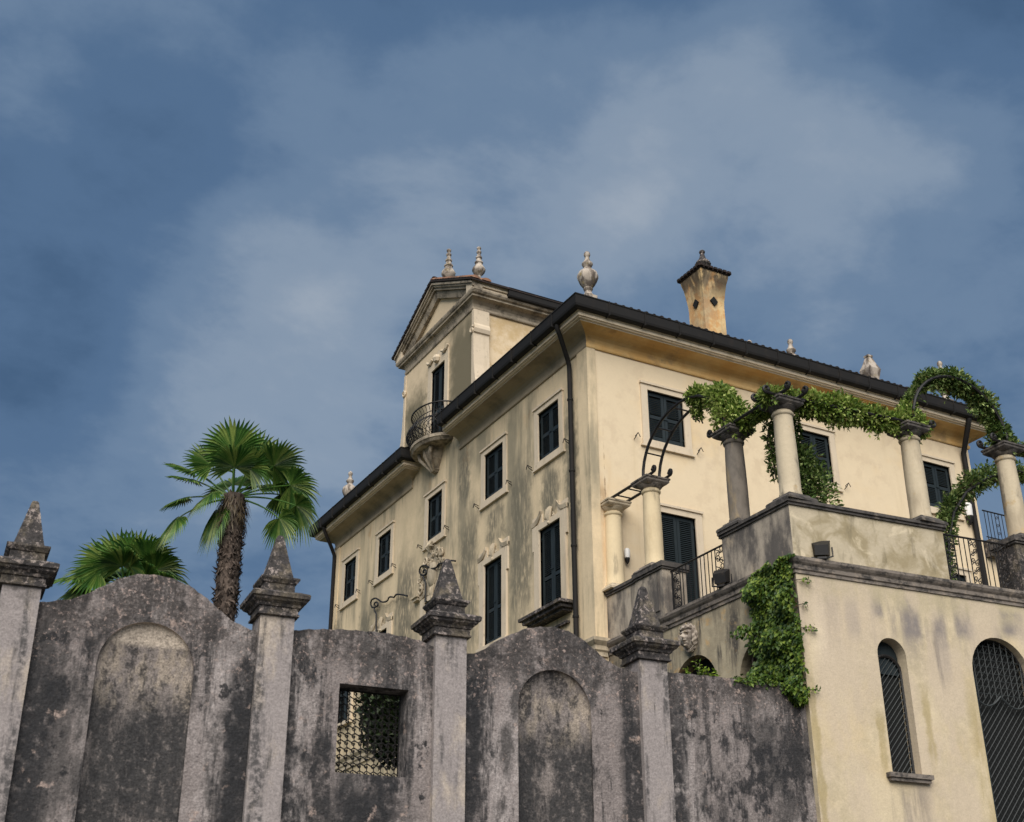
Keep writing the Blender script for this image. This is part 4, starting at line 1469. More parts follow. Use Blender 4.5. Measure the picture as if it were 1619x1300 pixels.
# solid head panel above the grille
ol = arch_outline(dict(u=(1.73, 2.39), z=(6.62, 6.94)))
mb.prism(FT, ol, 0.25, 0.28)
mb.build('fanlight_panel', 'shutter_paint', w1)
mb = MB()
mb.box(FT, 1.56, 2.56, -0.13, 0.30, 4.585, 4.668)
mb.box(FT, 1.60, 2.52, -0.09, 0.02, 4.52, 4.585)
mb.build('sill', 'string_stone', w1)
o2 = dict(u=AW2['u'], z=(AW2['z'][0], 6.10))
w2 = arched_window(FT, AW2, 0.20, 0.29, 0.15, 'grille_paint')
mb = MB()
for i in range(10):
    uu = 4.08+i*0.15
    clip_bar(mb, FT, AW2, (uu, 6.35), (uu, 7.6), 0.165, 0.009)
for i in range(8):
    clip_bar(mb, FT, AW2, (4.0, 6.45+i*0.14), (5.6, 6.45+i*0.14), 0.165, 0.009)
for s_ in (0, 1):
    cu = 4.40+s_*0.74
    mb.tube([FT(cu-0.37+0.74*i/10, 0.15, 6.42-0.22*math.sin(math.pi*i/10)) for i in range(11)], 0.02, 5)
mb.build('fanlight', 'grille_paint', w2, merge=False)
mb = MB()
mb.box(FT, 4.02, 4.16, 0.12, 0.26, GZ+0.2, 6.84)
mb.build('door_post', 'shutter_paint', w2)
for o in (SA1, SA2):
    mb = MB()
    mb.add([FTL(u, 0.34, z) for u, z in arch_outline(o, 16, 0.05)], [tuple(range(19))])
    mb.build('arched_opening', 'interior_dark', terr)

# stone mask over the side arch
def face(mb, c, s):
    nu, nv = 72, 56
    o = len(mb.v)
    for j in range(nv+1):
        ph = -math.pi/2+math.pi*j/nv
        for i in range(nu):
            th = 2*math.pi*i/nu
            x = math.cos(ph)*math.cos(th)   # outwards
            y = math.cos(ph)*math.sin(th)   # sideways
            z = math.sin(ph)
            ox = 0.0
            r = 1.0
            def gs(y0, z0, sy, sz): return math.exp(-((y-y0)/sy)**2-((z-z0)/sz)**2) if x > 0 else 0
            ox += 0.40*gs(0, -0.10, 0.13, 0.09)+0.26*gs(0, 0.06, 0.09, 0.16)      # nose
            ox -= 0.26*gs(0.30, 0.13, 0.15, 0.09)+0.26*gs(-0.30, 0.13, 0.15, 0.09)  # eyes
            ox += 0.17*gs(0.28, 0.30, 0.26, 0.07)+0.17*gs(-0.28, 0.30, 0.26, 0.07)  # brow
            ox += 0.20*gs(0, -0.33, 0.20, 0.045)-0.14*gs(0, -0.42, 0.22, 0.04)+0.17*gs(0, -0.50, 0.18, 0.05)  # lips
            ox += 0.26*gs(0, -0.76, 0.20, 0.12)-0.06*gs(0, -0.62, 0.2, 0.05)      # chin
            ox += 0.08*gs(0.42, -0.18, 0.18, 0.16)+0.08*gs(-0.42, -0.18, 0.18, 0.16)
            if z > 0.50 or abs(y) > 0.78 or x < 0.1:
                r += 0.14+0.08*math.sin(9*th+3*z)*math.cos(13*z)
                ox += 0.08 if x > 0 else 0
            w = 0.72 if z > -0.2 else 0.72-0.26*(-z-0.2)
            fx, fy = -s*(r*x*0.66+ox), s*r*y*w
            ca, sa = math.cos(R(14)), math.sin(R(14))
            mb.v.append((c[0]+fx*ca-fy*sa, c[1]+fx*sa+fy*ca, c[2]+s*r*z))
    for j in range(nv):
        for i in range(nu):
            a = o+j*nu+i
            b = o+j*nu+(i+1) % nu
            mb.f.append((a, b, b+nu, a+nu))


mb = MB()
face(mb, (0.24, -3.27, 7.93), 0.265)
mb.build('stone_mask', 'finial_stone', terr, smooth=True)

# ------------------------------------------------------------------ columns
def column(name, loc, label, mat, capmat='coping_stone', s=1.0):
    root = thing(name, label, 'column', loc, 0.0, 'columns on the terrace parapet')
    m_ = MB()
    sh_ = [(0.245, 0.14), (0.25, 0.20), (0.232, 0.24), (0.232, 0.5), (0.232, 0.9), (0.226, 1.3), (0.217, 1.65), (0.208, 1.93), (0.232, 1.945), (0.245, 1.97), (0.245, 1.995), (0.215, 2.01), (0.212, 2.07)]
    m_.lathe((0, 0, 0), [(r_*0.95, z_) for r_, z_ in sh_], 28)
    m_.build('shaft', mat, root, smooth=True, local=True)
    m_ = MB()
    I_ = lambda u, d, z: Vector((u, d, z))
    m_.square(I_, 0, 0, [(0.37, -0.02), (0.37, 0.03), (0.345, 0.06), (0.27, 0.11), (0.26, 0.14)])
    m_.build('base', capmat, root, local=True)
    m_ = MB()
    m_.lathe((0, 0, 0), [(0.22, 2.05), (0.25, 2.08), (0.29, 2.13), (0.29, 2.14)], 24)
    m_.square(I_, 0, 0, [(0.25, 2.12), (0.29, 2.15), (0.32, 2.18), (0.32, 2.23), (0.34, 2.24), (0.34, 2.28)])
    m_.build('capital', capmat, root, local=True)
    return root


cz = PZ1+0.02
c5, c6 = FT(3.52, 0.26, 0), FT(6.17, 0.27, 0)
c4 = FT(0.28, 0.27, 0)
column('stone_column', (0.56, -0.06, cz), 'pale engaged column against the villa wall near its corner', 'column_stone_pale', 'pale_stone_grey')
column('stone_column', (0.60, -1.66, cz+0.02), 'pale column in front of the ground floor shutter, carrying a bare iron arch', 'column_stone_pale', 'string_stone')
column('stone_column', (0.60, -4.84, cz), 'dark grey weathered column at the foot of the leafy iron arch', 'column_stone_dark', 'coping_stone')
column('stone_column', (c4.x, c4.y, cz), 'pale grey column on the corner of the terrace parapet', 'column_stone', 'coping_stone')
column('stone_column', (c5.x, c5.y, cz), 'cream stained column beside the far shuttered window, under the end of the straight vine', 'column_stone', 'coping_stone')
column('stone_column', (c6.x, c6.y, cz), 'blotchy grey column against the sky at the right edge of the photo', 'column_stone', 'coping_stone')

# ------------------------------------------------------------------ pergola ironwork
perg = thing('iron_pergola', 'dark wrought iron ladder beams and arches laid over the terrace columns', 'pergola', (0.6, -1.66, cz+2.3))
CT = cz+2.33


def ladder(pa, pb, rungs, r=0.036, name='ladder_beam'):
    m_ = MB()
    m_.tube(pa, r, 6)
    m_.tube(pb, r, 6)
    n_ = len(pa)
    for i in rungs:
        m_.tube([pa[i], pb[i]], 0.02, 5)
    return m_


def scroll_end(m_, p, dirv, r=0.034):
    p = Vector(p)
    d_ = Vector(dirv).normalized()
    pts = [p]
    for i in range(1, 12):
        a = i/11*1.6*math.pi
        rad = 0.085*(1-0.55*i/11)
        pts.append(p+d_*(0.20+rad*math.sin(a)*1.0)+Vector((0, 0, 0.085-rad*math.cos(a))))
    pts.insert(1, p+d_*0.12)
    m_.tube(pts, [r]*len(pts), 6)
    m_.ball(pts[-1], 0.05, 8)


def seg(a, b, n=8):
    a, b = Vector(a), Vector(b)
    return [a+(b-a)*i/n for i in range(n+1)]


m_ = ladder(seg((0.40, 0.0, CT), (0.40, -1.90, CT)), seg((0.86, 0.0, CT), (0.86, -1.90, CT)), [2, 4, 6])
scroll_end(m_, (0.40, -1.90, CT), (0, -1, 0))
scroll_end(m_, (0.86, -1.90, CT), (0, -1, 0))
m_.build('ladder_beam', 'iron', perg, merge=False)


def archpts(P0, P1, rise, n=20):
    P0, P1 = Vector(P0), Vector(P1)
    out = []
    for i in range(n+1):
        t = math.pi*i/n
        q = (P0+P1)/2-(P1-P0)/2*math.cos(t)
        out.append(q+Vector((0, 0, rise*math.sin(t))))
    return out


aa, ab = archpts((0.40, -1.66, CT), (0.40, -4.84, CT), 1.30), archpts((0.86, -1.66, CT), (0.86, -4.84, CT), 1.30)
m_ = ladder(aa, ab, [3, 6, 9, 12, 15, 18])
m_.tube(curl(lambda u, d, z: Vector((0.86, -3.2+u, z)), 0.0, CT+1.08, 0, 0.12, 1.3, 1, 1.6), 0.02, 5)
m_.build('arch_rib', 'iron', perg, merge=False)
m_ = ladder(seg((0.40, -4.5, CT), (0.40, -6.9, CT)), seg((0.86, -4.5, CT), (0.86, -6.9, CT)), [2, 4, 6])
for x in (0.40, 0.86):
    scroll_end(m_, (x, -4.5, CT), (0, 1, 0))
    scroll_end(m_, (x, -6.75, CT), (0, -1, 0))
m_.build('ladder_beam', 'iron', perg, merge=False)
fa, fb = 0.07, 0.50
m_ = ladder(seg(FT(-0.1, fa, CT), FT(3.9, fa, CT)), seg(FT(-0.1, fb, CT), FT(3.9, fb, CT)), [1, 2, 3, 4, 5, 6, 7])
for d in (fa, fb):
    scroll_end(m_, FT(0.0, d, CT), -WV)
    scroll_end(m_, FT(3.85, d, CT), WV)
m_.build('ladder_beam', 'iron', perg, merge=False)
a5_, b5_ = archpts(FT(3.55, fa, CT), FT(6.15, fa, CT), 1.38), archpts(FT(3.55, fb, CT), FT(6.15, fb, CT), 1.38)
ladder(a5_, b5_, [3, 6, 9, 12, 15, 18]).build('arch_rib', 'iron', perg, merge=False)
m_ = ladder(seg(FT(5.9, fa, CT), FT(9.6, fa, CT)), seg(FT(5.9, fb, CT), FT(9.6, fb, CT)), [2, 4, 6])
for d in (fa, fb):
    scroll_end(m_, FT(5.95, d, CT), -WV)
m_.build('ladder_beam', 'iron', perg, merge=False)
bk = [(5.50, 8.67), (5.52, 9.6), (5.66, 10.5), (5.95, 11.2), (6.40, 11.75), (7.05, 12.2), (7.6, 12.45), (8.1, 12.58), (8.7, 12.6), (9.5, 12.4)]
ladder([FT(u, 1.85, z) for u, z in bk], [FT(u, 2.25, z) for u, z in bk], range(1, 9)).build('arch_rib', 'iron', perg, merge=False)

# ------------------------------------------------------------------ railings
def railing(name, label, F, u0, u1, d, z0, z1, panels):
    root = thing(name, label, 'railing', F((u0+u1)/2, d, z0))
    m_ = MB()
    m_.tube([F(u0, d, z1), F(u1, d, z1)], 0.022, 6)
    m_.build('handrail', 'iron', root)
    m_ = MB()
    m_.tube([F(u0, d, z0+0.07), F(u1, d, z0+0.07)], 0.014, 5)
    m_.build('bottom_rail', 'iron', root)
    u = u0+0.06
    while u < u1:
        if not any(a < u < b for a, b in panels):
            q = MB()
            q.tube([F(u, d, z0), F(u, d, z1)], 0.0115, 5)
            q.build('bar', 'iron', root)
        u += 0.135
    for a, b in panels:
        q = MB()
        for uu in (a, b):
            q.tube([F(uu, d, z0), F(uu, d, z1)], 0.0125, 5)
        n_ = 5
        h = (z1-z0-0.1)/n_
        w_ = b-a
        for i in range(n_):
            zc = z0+0.1+h*(i+0.5)
            s_ = 1 if i % 2 else -1
            q.tube(curl(F, (a+b)/2+s_*w_*0.2, zc+h*0.15, d, w_*0.30, 1.3, s_, 0.0, 12), 0.011, 5)
            q.tube(curl(F, (a+b)/2-s_*w_*0.2, zc-h*0.2, d, w_*0.24, 1.2, -s_, 2.0, 12), 0.010, 5)
            q.tube([F(a, d, zc-h*0.4), F((a+b)/2, d, zc), F(b, d, zc+h*0.4)], 0.010, 5)
        q.build('scroll_panel', 'iron', root, merge=False)
    return root


railing('iron_railing', 'iron railing with a scroll panel in front of the shuttered ground floor door', FTL, -4.50, -2.39, 0.18, 8.67, 9.72, [(-4.32, -4.02), (-2.72, -2.45)])
railing('iron_railing', 'iron railing with scroll panels in the gap of the front parapet, under the vine arch', FT, 3.90, 5.68, 0.18, 8.67, 9.78, [(3.98, 4.22), (4.62, 4.84), (5.38, 5.62)])

# ------------------------------------------------------------------ lamps
def floodlight(loc, rot, label):
    root = thing('floodlight', label, 'floodlight', loc, rot, 'floodlights on the string course')
    I_ = lambda u, d, z: Vector((u, d, z))
    m_ = MB()
    m_.hexa([(-0.19, -0.16, 0.12), (0.19, -0.16, 0.12), (0.13, 0.10, 0.06), (-0.13, 0.10, 0.06), (-0.21, -0.10, 0.42), (0.21, -0.10, 0.42), (0.13, 0.13, 0.26), (-0.13, 0.13, 0.26)])
    m_.build('lamp_head', 'iron', root, local=True)
    m_ = MB()
    m_.tube([(-0.22, 0, 0.24), (-0.22, 0.02, 0.05), (0, 0.02, 0.0), (0.22, 0.02, 0.05), (0.22, 0, 0.24)], 0.018, 5)
    m_.box(I_, -0.09, 0.09, -0.05, 0.09, -0.01, 0.03)
    m_.build('bracket', 'iron', root, local=True)


p = FT(0.66, -0.02, SZ1)
floodlight((0.23, -4.55, SZ1), R(118), 'black floodlight on the string course below the dark column')
floodlight(tuple(FT(0.60, -0.07, SZ1)), A5+R(150), 'black floodlight on the string course of the front, below the corner column')


def wall_lamp(loc, label, s):
    root = thing('wall_lamp', label, 'lamp', loc)
    m_ = MB()
    m_.lathe((0, -0.10, 0), [(0.03*s, -0.02*s), (0.07*s, 0.0), (0.075*s, 0.20*s), (0.05*s, 0.24*s)], 12)
    m_.build('lamp_shade', 'white_enamel', root, smooth=True, local=True)
    m_ = MB()
    m_.lathe((0, -0.10, 0), [(0.01*s, -0.16*s), (0.05*s, -0.10*s), (0.065*s, -0.02*s), (0.03*s, -0.015*s)], 12)
    m_.tube([(0, 0, 0.05), (0, -0.06, 0.06), (0, -0.10, 0.02)], 0.02, 6)
    m_.build('lamp_base', 'iron', root, smooth=True, local=True)


wall_lamp((0.90, -0.0, 10.82), 'small white wall lamp just right of the engaged column on the villa wall', 1.0)
wall_lamp((13.0, -0.0, 14.15), 'white wall lamp next to the right downpipe of the villa', 1.7)

# curly iron lamp arms on the left front of the villa
def spline(pts, k=4):
    out = []
    n_ = len(pts)
    for i in range(n_-1):
        p0, p1, p2, p3 = pts[max(i-1, 0)], pts[i], pts[i+1], pts[min(i+2, n_-1)]
        for j in range(k):
            t = j/k
            out.append(tuple(0.5*(2*b+(c-a)*t+(2*a-5*b+4*c-d)*t*t+(3*b-a-3*c+d)*t**3) for a, b, c, d in zip(p0, p1, p2, p3)))
    return out+[pts[-1]]


ARM1 = ([(12.98, 12.28), (13.03, 12.86), (13.13, 12.97), (13.20, 13.14), (13.01, 13.12), (12.93, 13.17), (13.0, 13.26), (13.16, 13.30), (13.22, 13.25), (13.15, 13.19)],
        [(13.20, 13.14), (13.41, 13.21), (13.53, 13.35), (13.47, 13.47), (13.18, 13.45), (12.91, 13.33), (12.65, 13.18), (12.36, 13.09), (12.15, 13.08), (12.02, 13.15), (11.81, 13.10), (11.64, 13.04), (11.50, 13.08), (11.27, 13.03), (10.92, 12.91), (10.59, 12.78)])
ARM2 = ([(9.27, 12.21), (9.29, 12.81), (9.39, 12.93), (9.46, 13.10), (9.31, 13.08), (9.25, 13.15), (9.34, 13.25), (9.48, 13.25), (9.44, 13.19)],
        [(9.46, 13.10), (9.69, 13.23), (9.76, 13.36), (9.64, 13.44), (9.39, 13.40), (9.13, 13.28), (8.91, 13.16), (8.66, 13.09), (8.51, 13.09), (8.37, 13.13), (8.13, 13.08), (7.83, 13.06), (7.48, 12.96), (7.27, 12.88)])
for (stem, arm_), label in ((ARM1, 'curly iron lamp arm above the partly hidden door, left of the stucco cartouche'),
                            (ARM2, 'curly iron lamp arm in front of the stucco cartouche, behind the obelisk')):
    root = thing('lamp_arm', label, 'lamp arm', (0, stem[0][0], stem[0][1]), 0.0, 'curly lamp arms on the stained wall')
    m_ = MB()
    m_.tube([FL(u, -0.12, z) for u, z in spline(stem)], 0.028, 6)
    m_.tube([FL(u, -0.12, z) for u, z in spline(arm_)], 0.028, 6)
    m_.build('scroll', 'iron', root, merge=False)
    m_ = MB()
    u, z = stem[0]
    m_.tube([FL(u, -0.12, z+0.03), FL(u, 0.0, z+0.03)], 0.022, 6)
    m_.box(FL, u-0.10, u+0.10, -0.03, 0.0, z-0.08, z+0.08)
    m_.build('wall_plate', 'iron', root, merge=False)

# ------------------------------------------------------------------ garden wall
gw = thing('garden_wall', 'tall blackened plaster garden wall with scrolled top, arched niches and obelisk piers', 'wall', tuple(FT(-7, 0.3, GZ)), A5)
PIERS = [-13.88, -10.02, -7.07, -3.24]
WD, WB = 0.10, 0.55


def interp(tab):
    def f(u):
        if u <= tab[0][0]:
            return tab[0][1]
        for (a, za), (b, zb) in zip(tab[:-1], tab[1:]):
            if u <= b:
                t = (u-a)/(b-a)
                return za+(zb-za)*t
        return tab[-1][1]

    def g(u):   # smoothed
        return (f(u-0.07)+f(u)+f(u+0.07))/3+0.008*math.sin(u*23)+0.005*math.sin(u*57+1)
    return g


tops = [interp([(-17.8, 6.9), (-17.2, 6.7), (-16.4, 6.3), (-15.6, 6.08), (-14.1, 6.05)]),
        interp([(-13.6, 6.08), (-13.12, 6.2), (-12.85, 6.36), (-12.57, 6.55), (-12.36, 6.67), (-12.1, 6.73), (-11.8, 6.73), (-11.49, 6.65), (-11.25, 6.53), (-11.03, 6.37), (-10.72, 6.14), (-10.46, 6.05), (-10.3, 6.01)]),
        interp([(-9.74, 6.10), (-9.31, 6.17), (-8.9, 6.21), (-8.47, 6.23), (-8.11, 6.23), (-7.75, 6.20), (-7.52, 6.16), (-7.34, 6.10), (-7.2, 6.02)]),
        interp([(-6.8, 6.03), (-6.56, 6.07), (-6.30, 6.24), (-6.09, 6.39), (-5.67, 6.60), (-5.31, 6.68), (-5.04, 6.69), (-4.77, 6.63), (-4.5, 6.49), (-4.26, 6.30), (-3.99, 6.14), (-3.69, 6.07), (-3.5, 6.05)]),
        interp([(-2.97, 6.12), (-2.06, 6.14), (-1.41, 6.14), (-0.78, 6.13), (0.0, 6.09)])]
spans = [(-17.8, -14.155), (-13.605, -10.295), (-9.745, -7.345), (-6.795, -3.515), (-2.965, 0.0)]
NICHE = {1: dict(u=(-12.67, -11.23), z=(2.2, 5.25), arch=True, reveal=0.0), 3: dict(u=(-5.82, -4.46), z=(2.2, 5.25), arch=True, reveal=0.0)}
HOLE = dict(u=(-8.92, -7.76), z=(3.94, 5.33), reveal=0.45)
for i, ((a, b), tf) in enumerate(zip(spans, tops)):
    mb = MB()
    ops = [NICHE[i]] if i in NICHE else ([HOLE] if i == 2 else [])
    wall_mesh(mb, FT, a, b, GZ, tf, ops, step=0.06, d=WD, back=WB)
    mb2 = MB()
    wall_mesh(mb2, FT, a, b, GZ, tf, [HOLE | {'reveal': 0}] if i == 2 else [], step=0.12, d=WB)
    mb.add(mb2.v, mb2.f)
    panel = mb.build('wall_panel', 'wall_concrete', gw)
    # rough rounded lip along the top
    lip = MB()
    n_ = int((b-a)/0.09)
    for k in range(n_):
        u0_, u1_ = a+(b-a)*k/n_, a+(b-a)*(k+1)/n_
        for (d0, h0), (d1, h1) in zip([(WD-0.001, -0.03), (WD+0.03, 0.008), (WD+0.2, 0.02)], [(WD+0.03, 0.008), (WD+0.2, 0.02), (WB+0.02, 0.0)]):
            lip.quad(FT(u0_, d0, tf(u0_)+h0), FT(u1_, d0, tf(u1_)+h0), FT(u1_, d1, tf(u1_)+h1), FT(u0_, d1, tf(u0_)+h1))
    lip.build('wall_coping', 'wall_concrete', gw, smooth=True)
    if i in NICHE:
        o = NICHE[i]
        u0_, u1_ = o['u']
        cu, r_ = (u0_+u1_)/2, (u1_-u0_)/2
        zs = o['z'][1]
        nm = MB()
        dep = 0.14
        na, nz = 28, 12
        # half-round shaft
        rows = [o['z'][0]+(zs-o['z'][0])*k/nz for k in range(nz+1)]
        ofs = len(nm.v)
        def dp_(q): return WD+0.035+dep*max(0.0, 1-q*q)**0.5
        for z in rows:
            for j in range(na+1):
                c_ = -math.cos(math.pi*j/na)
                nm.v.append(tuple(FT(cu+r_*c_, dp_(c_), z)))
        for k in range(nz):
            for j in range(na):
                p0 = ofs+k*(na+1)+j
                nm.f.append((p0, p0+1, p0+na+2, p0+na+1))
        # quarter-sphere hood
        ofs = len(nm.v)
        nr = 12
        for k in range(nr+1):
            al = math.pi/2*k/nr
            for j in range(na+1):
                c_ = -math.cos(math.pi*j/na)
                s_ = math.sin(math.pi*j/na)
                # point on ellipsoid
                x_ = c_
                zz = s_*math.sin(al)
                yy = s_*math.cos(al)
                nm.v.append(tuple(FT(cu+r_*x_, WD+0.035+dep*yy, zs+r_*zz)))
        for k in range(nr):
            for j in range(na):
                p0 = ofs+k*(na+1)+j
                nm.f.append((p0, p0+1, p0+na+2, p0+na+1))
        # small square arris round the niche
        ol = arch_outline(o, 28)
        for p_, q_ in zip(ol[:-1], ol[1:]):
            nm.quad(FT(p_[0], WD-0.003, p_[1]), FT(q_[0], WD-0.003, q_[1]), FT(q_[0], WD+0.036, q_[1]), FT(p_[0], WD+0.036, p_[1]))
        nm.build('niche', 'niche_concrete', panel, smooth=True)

# opening with its iron fretwork
mb = MB()
wdt = 0.0
u0_, u1_ = HOLE['u']
z0_, z1_ = HOLE['z']
dG = WD+0.40
rows = int((z1_-z0_)/0.115)
cols = int((u1_-u0_)/0.115)
for i in range(-rows, cols+1):
    pts = []
    for k in range((rows+1)*4+1):
        t = k/4
        u = u0_+(i+t)*0.115+0.028*math.sin(2*math.pi*t)
        z = z1_-t*0.115*1.02
        if u0_ <= u <= u1_ and z0_ <= z <= z1_:
            pts.append(FT(u, dG, z))
    if len(pts) > 2:
        mb.tube(pts, 0.010, 4, caps=False)
for i in range(cols+1):
    for k in range(rows+1):
        u, z = u0_+(i+0.45)*0.115, z1_-(k+0.35)*0.115
        if u0_ < u-0.03 and u+0.03 < u1_ and z0_ < z-0.03 and z+0.03 < z1_:
            mb.tube(curl(FT, u, z, dG, 0.042, 1.1, 1, 1.0, 9), 0.010, 4, caps=False)
for (p, q) in (((u0_, z0_), (u1_, z0_)), ((u1_, z0_), (u1_, z1_)), ((u1_, z1_), (u0_, z1_)), ((u0_, z1_), (u0_, z0_))):
    mb.tube([FT(p[0], dG, p[1]), FT(q[0], dG, q[1])], 0.018, 5)
tag(mb.build('iron_fretwork', 'iron', gw, merge=False), kind='stuff')

# piers: one built, the rest copied
def pier_parts(u):
    m_ = MB()
    m_.box(FT, u-0.275, u+0.275, 0.0, 0.55, GZ, 6.28)
    pr_ = m_.build('pier', 'pier_plaster', gw)
    m_ = MB()
    m_.square(FT, u, 0.275, [(0.30, 6.27), (0.335, 6.28), (0.335, 6.31), (0.315, 6.325), (0.315, 6.41), (0.34, 6.42), (0.36, 6.46), (0.42, 6.50), (0.435, 6.53), (0.465, 6.545), (0.47, 6.61), (0.45, 6.63), (0.33, 6.68), (0.26, 6.69),
                                 (0.25, 6.70), (0.25, 6.82), (0.27, 6.83), (0.30, 6.87), (0.315, 6.89), (0.315, 6.92), (0.25, 6.945)])
    m_.build('pier_cap', 'dark_stone', pr_)
    m_ = MB()
    prof = [(0.225-(0.225-0.052)*k/10, 6.93+0.76*k/10) for k in range(11)]+[(0.03, 7.72)]
    m_.square(FT, u, 0.275, [(h*random.uniform(0.985, 1.015), z) for h, z in prof])
    m_.build('obelisk', 'dark_stone', pr_)
    return pr_


p0 = pier_parts(PIERS[1])
for u in (PIERS[0], PIERS[2], PIERS[3]):
    c = copy_tree(p0, gw)
    c.location = (u-PIERS[1], 0, 0)

# ------------------------------------------------------------------ leaves
def leaf(mb, p, d, n, L, w, fold=0.35):
    """one pointed leaf of four triangles folded on its midrib"""
    d = d.normalized()
    s = d.cross(n)
    if s.length < 1e-4:
        s = d.orthogonal()
    s.normalize()
    n = s.cross(d)
    a = p
    b = p+d*L*0.45+s*w*0.5+n*w*fold*0.5
    c = p+d*L-n*L*0.12
    e = p+d*L*0.45-s*w*0.5+n*w*fold*0.5
    m = p+d*L*0.5
    mb.add([a, b, c, e, m], [(0, 1, 4), (1, 2, 4), (2, 3, 4), (3, 0, 4)])


def rdir():
    while True:
        v = Vector((random.uniform(-1, 1), random.uniform(-1, 1), random.uniform(-1, 1)))
        if 0.1 < v.length < 1:
            return v.normalized()


def vine_along(mb, path, rad, n, L=0.13, upb=0.25):
    P_ = [Vector(p) for p in path]
    ln = [0]
    for a, b in zip(P_[:-1], P_[1:]):
        ln.append(ln[-1]+(b-a).length)
    for _ in range(n):
        s = random.random()*ln[-1]
        i = max(k for k in range(len(ln)-1) if ln[k] <= s)
        t = (s-ln[i])/(ln[i+1]-ln[i]+1e-9)
        r = rad[i]+(rad[i+1]-rad[i])*t if isinstance(rad, (list, tuple)) else rad
        # clumpy radius
        r *= 0.75+0.45*math.sin(s*5.1+1.3)*math.sin(s*2.3)+0.15*random.random()
        v = rdir()
        c = P_[i]+(P_[i+1]-P_[i])*t+v*r*(random.random()**0.45)
        c.z += upb*r
        d = (v*0.8+rdir()*0.7+Vector((0, 0, 0.1))).normalized()
        leaf(mb, c, d, (Vector((0, 0, 1))+rdir()*0.9).normalized(), L*random.uniform(0.65, 1.25), L*random.uniform(0.38, 0.55))


def vine_stems(mb, path, k=3, r=0.018, amp=0.1):
    for j in range(k):
        ph = random.random()*6
        pts = []
        for i, p in enumerate(path):
            q = Vector(p)+Vector((amp*math.sin(i*1.7+ph), amp*math.cos(i*1.3+ph*2), amp*math.sin(i*2.1+ph*3)))
            pts.append(q)
        mb.tube(pts, r, 5)


def vine(name, label, parts, base, mat='vine_leaf', cat='climbing plant'):
    root = thing(name, label, cat, base)
    lf, stm = MB(), MB()
    for path, rad, n, L in parts:
        vine_along(lf, path, rad, n, L)
        if len(path) > 2:
            vine_stems(stm, path)
    for path, rad, n, L in parts:
        if n < 500:
            continue
        P_ = [Vector(p) for p in path]
        for _ in range(max(5, n//330)):
            i = random.randrange(len(P_)-1)
            p = P_[i]+(P_[i+1]-P_[i])*random.random()
            r_ = rad[i] if isinstance(rad, (list, tuple)) else rad
            v = rdir()
            q = p+v*r_*0.8
            dn = random.random() < 0.5
            ln = random.uniform(0.14, 0.34)
            tw = [q]
            dd = (v+Vector((0, 0, -0.9 if dn else 0.5))).normalized()
            for k in range(5):
                q = q+dd*ln/5
                dd = (dd+rdir()*0.35+Vector((0, 0, -0.25))).normalized()
                tw.append(q)
            stm.tube(tw, 0.006, 4, caps=False)
            for k in range(12):
                t = random.random()*4.99
                b0 = tw[int(t)]+(tw[int(t)+1]-tw[int(t)])*(t-int(t))
                leaf(lf, b0, rdir()+dd*0.6, rdir(), L*random.uniform(0.55, 0.95), L*random.uniform(0.3, 0.45))
    dry = MB()
    for path, rad, n, L in parts:
        vine_along(dry, path, rad, n//45, L)
    dry.build('dry_leaves', 'dry_leaf', root, merge=False)['kind'] = 'stuff'
    tag(lf.build('foliage', mat, root, merge=False), kind='stuff')
    if stm.v:
        stm.build('stem', 'bark', root, merge=False)
    return root


va = [(aa[i]+ab[i])/2 for i in range(11, 21)]
vine('climbing_vine', 'leafy green vine over the top half of the side arch, spilling onto the dark column', [
    (va, [0.20, 0.26, 0.30, 0.33, 0.35, 0.36, 0.36, 0.36, 0.38, 0.36], 6500, 0.125),
    ([(0.63, -3.55, 13.38), (0.63, -3.62, 13.15), (0.66, -3.70, 12.98)], [0.14, 0.12, 0.07], 200, 0.11),
    (seg((0.63, -4.9, CT-0.05), (0.63, -5.9, CT-0.02), 5), [0.30, 0.24, 0.17, 0.16, 0.20, 0.24], 1600, 0.12),
    (seg((0.63, -5.9, CT), (0.63, -6.7, CT+0.05), 4), [0.24, 0.28, 0.28, 0.26, 0.26], 1400, 0.12)], (0.63, -4.84, CT))
vine('climbing_vine', 'pale green vine lying along the straight iron beam on the front of the terrace', [
    ([FT(-0.1+0.4*i, 0.28, CT-0.02) for i in range(11)], [0.20, 0.26, 0.31, 0.32, 0.33, 0.31, 0.32, 0.33, 0.34, 0.33, 0.26], 9000, 0.125),
    ([FT(3.5, 0.28, CT+0.1), FT(3.6, 0.28, CT+0.35), FT(3.75, 0.28, CT+0.6)], [0.25, 0.22, 0.18], 500, 0.12),
    ([FT(3.1, 0.2, CT-0.1), FT(3.05, 0.15, CT-0.3)], [0.10, 0.06], 60, 0.10)], tuple(FT(1.9, 0.28, CT)))
b5m = [(a5_[i]+b5_[i])/2 for i in range(2, 21)]
vine('climbing_vine', 'dark green vine over the front arch against the sky', [
    (b5m, [0.06, 0.07, 0.09, 0.13, 0.20, 0.22, 0.22, 0.23, 0.24, 0.24, 0.25, 0.27, 0.32, 0.36, 0.37, 0.35, 0.30, 0.26, 0.26], 6500, 0.125),
    ([FT(6.1, 0.28, CT+0.02), FT(7.2, 0.28, CT-0.02), FT(9.4, 0.28, CT)], [0.25, 0.24, 0.26], 1800, 0.125)], tuple(FT(5.9, 0.28, CT)), 'vine_leaf_dark')
bkm = [FT(u, 2.05, z) for u, z in bk]
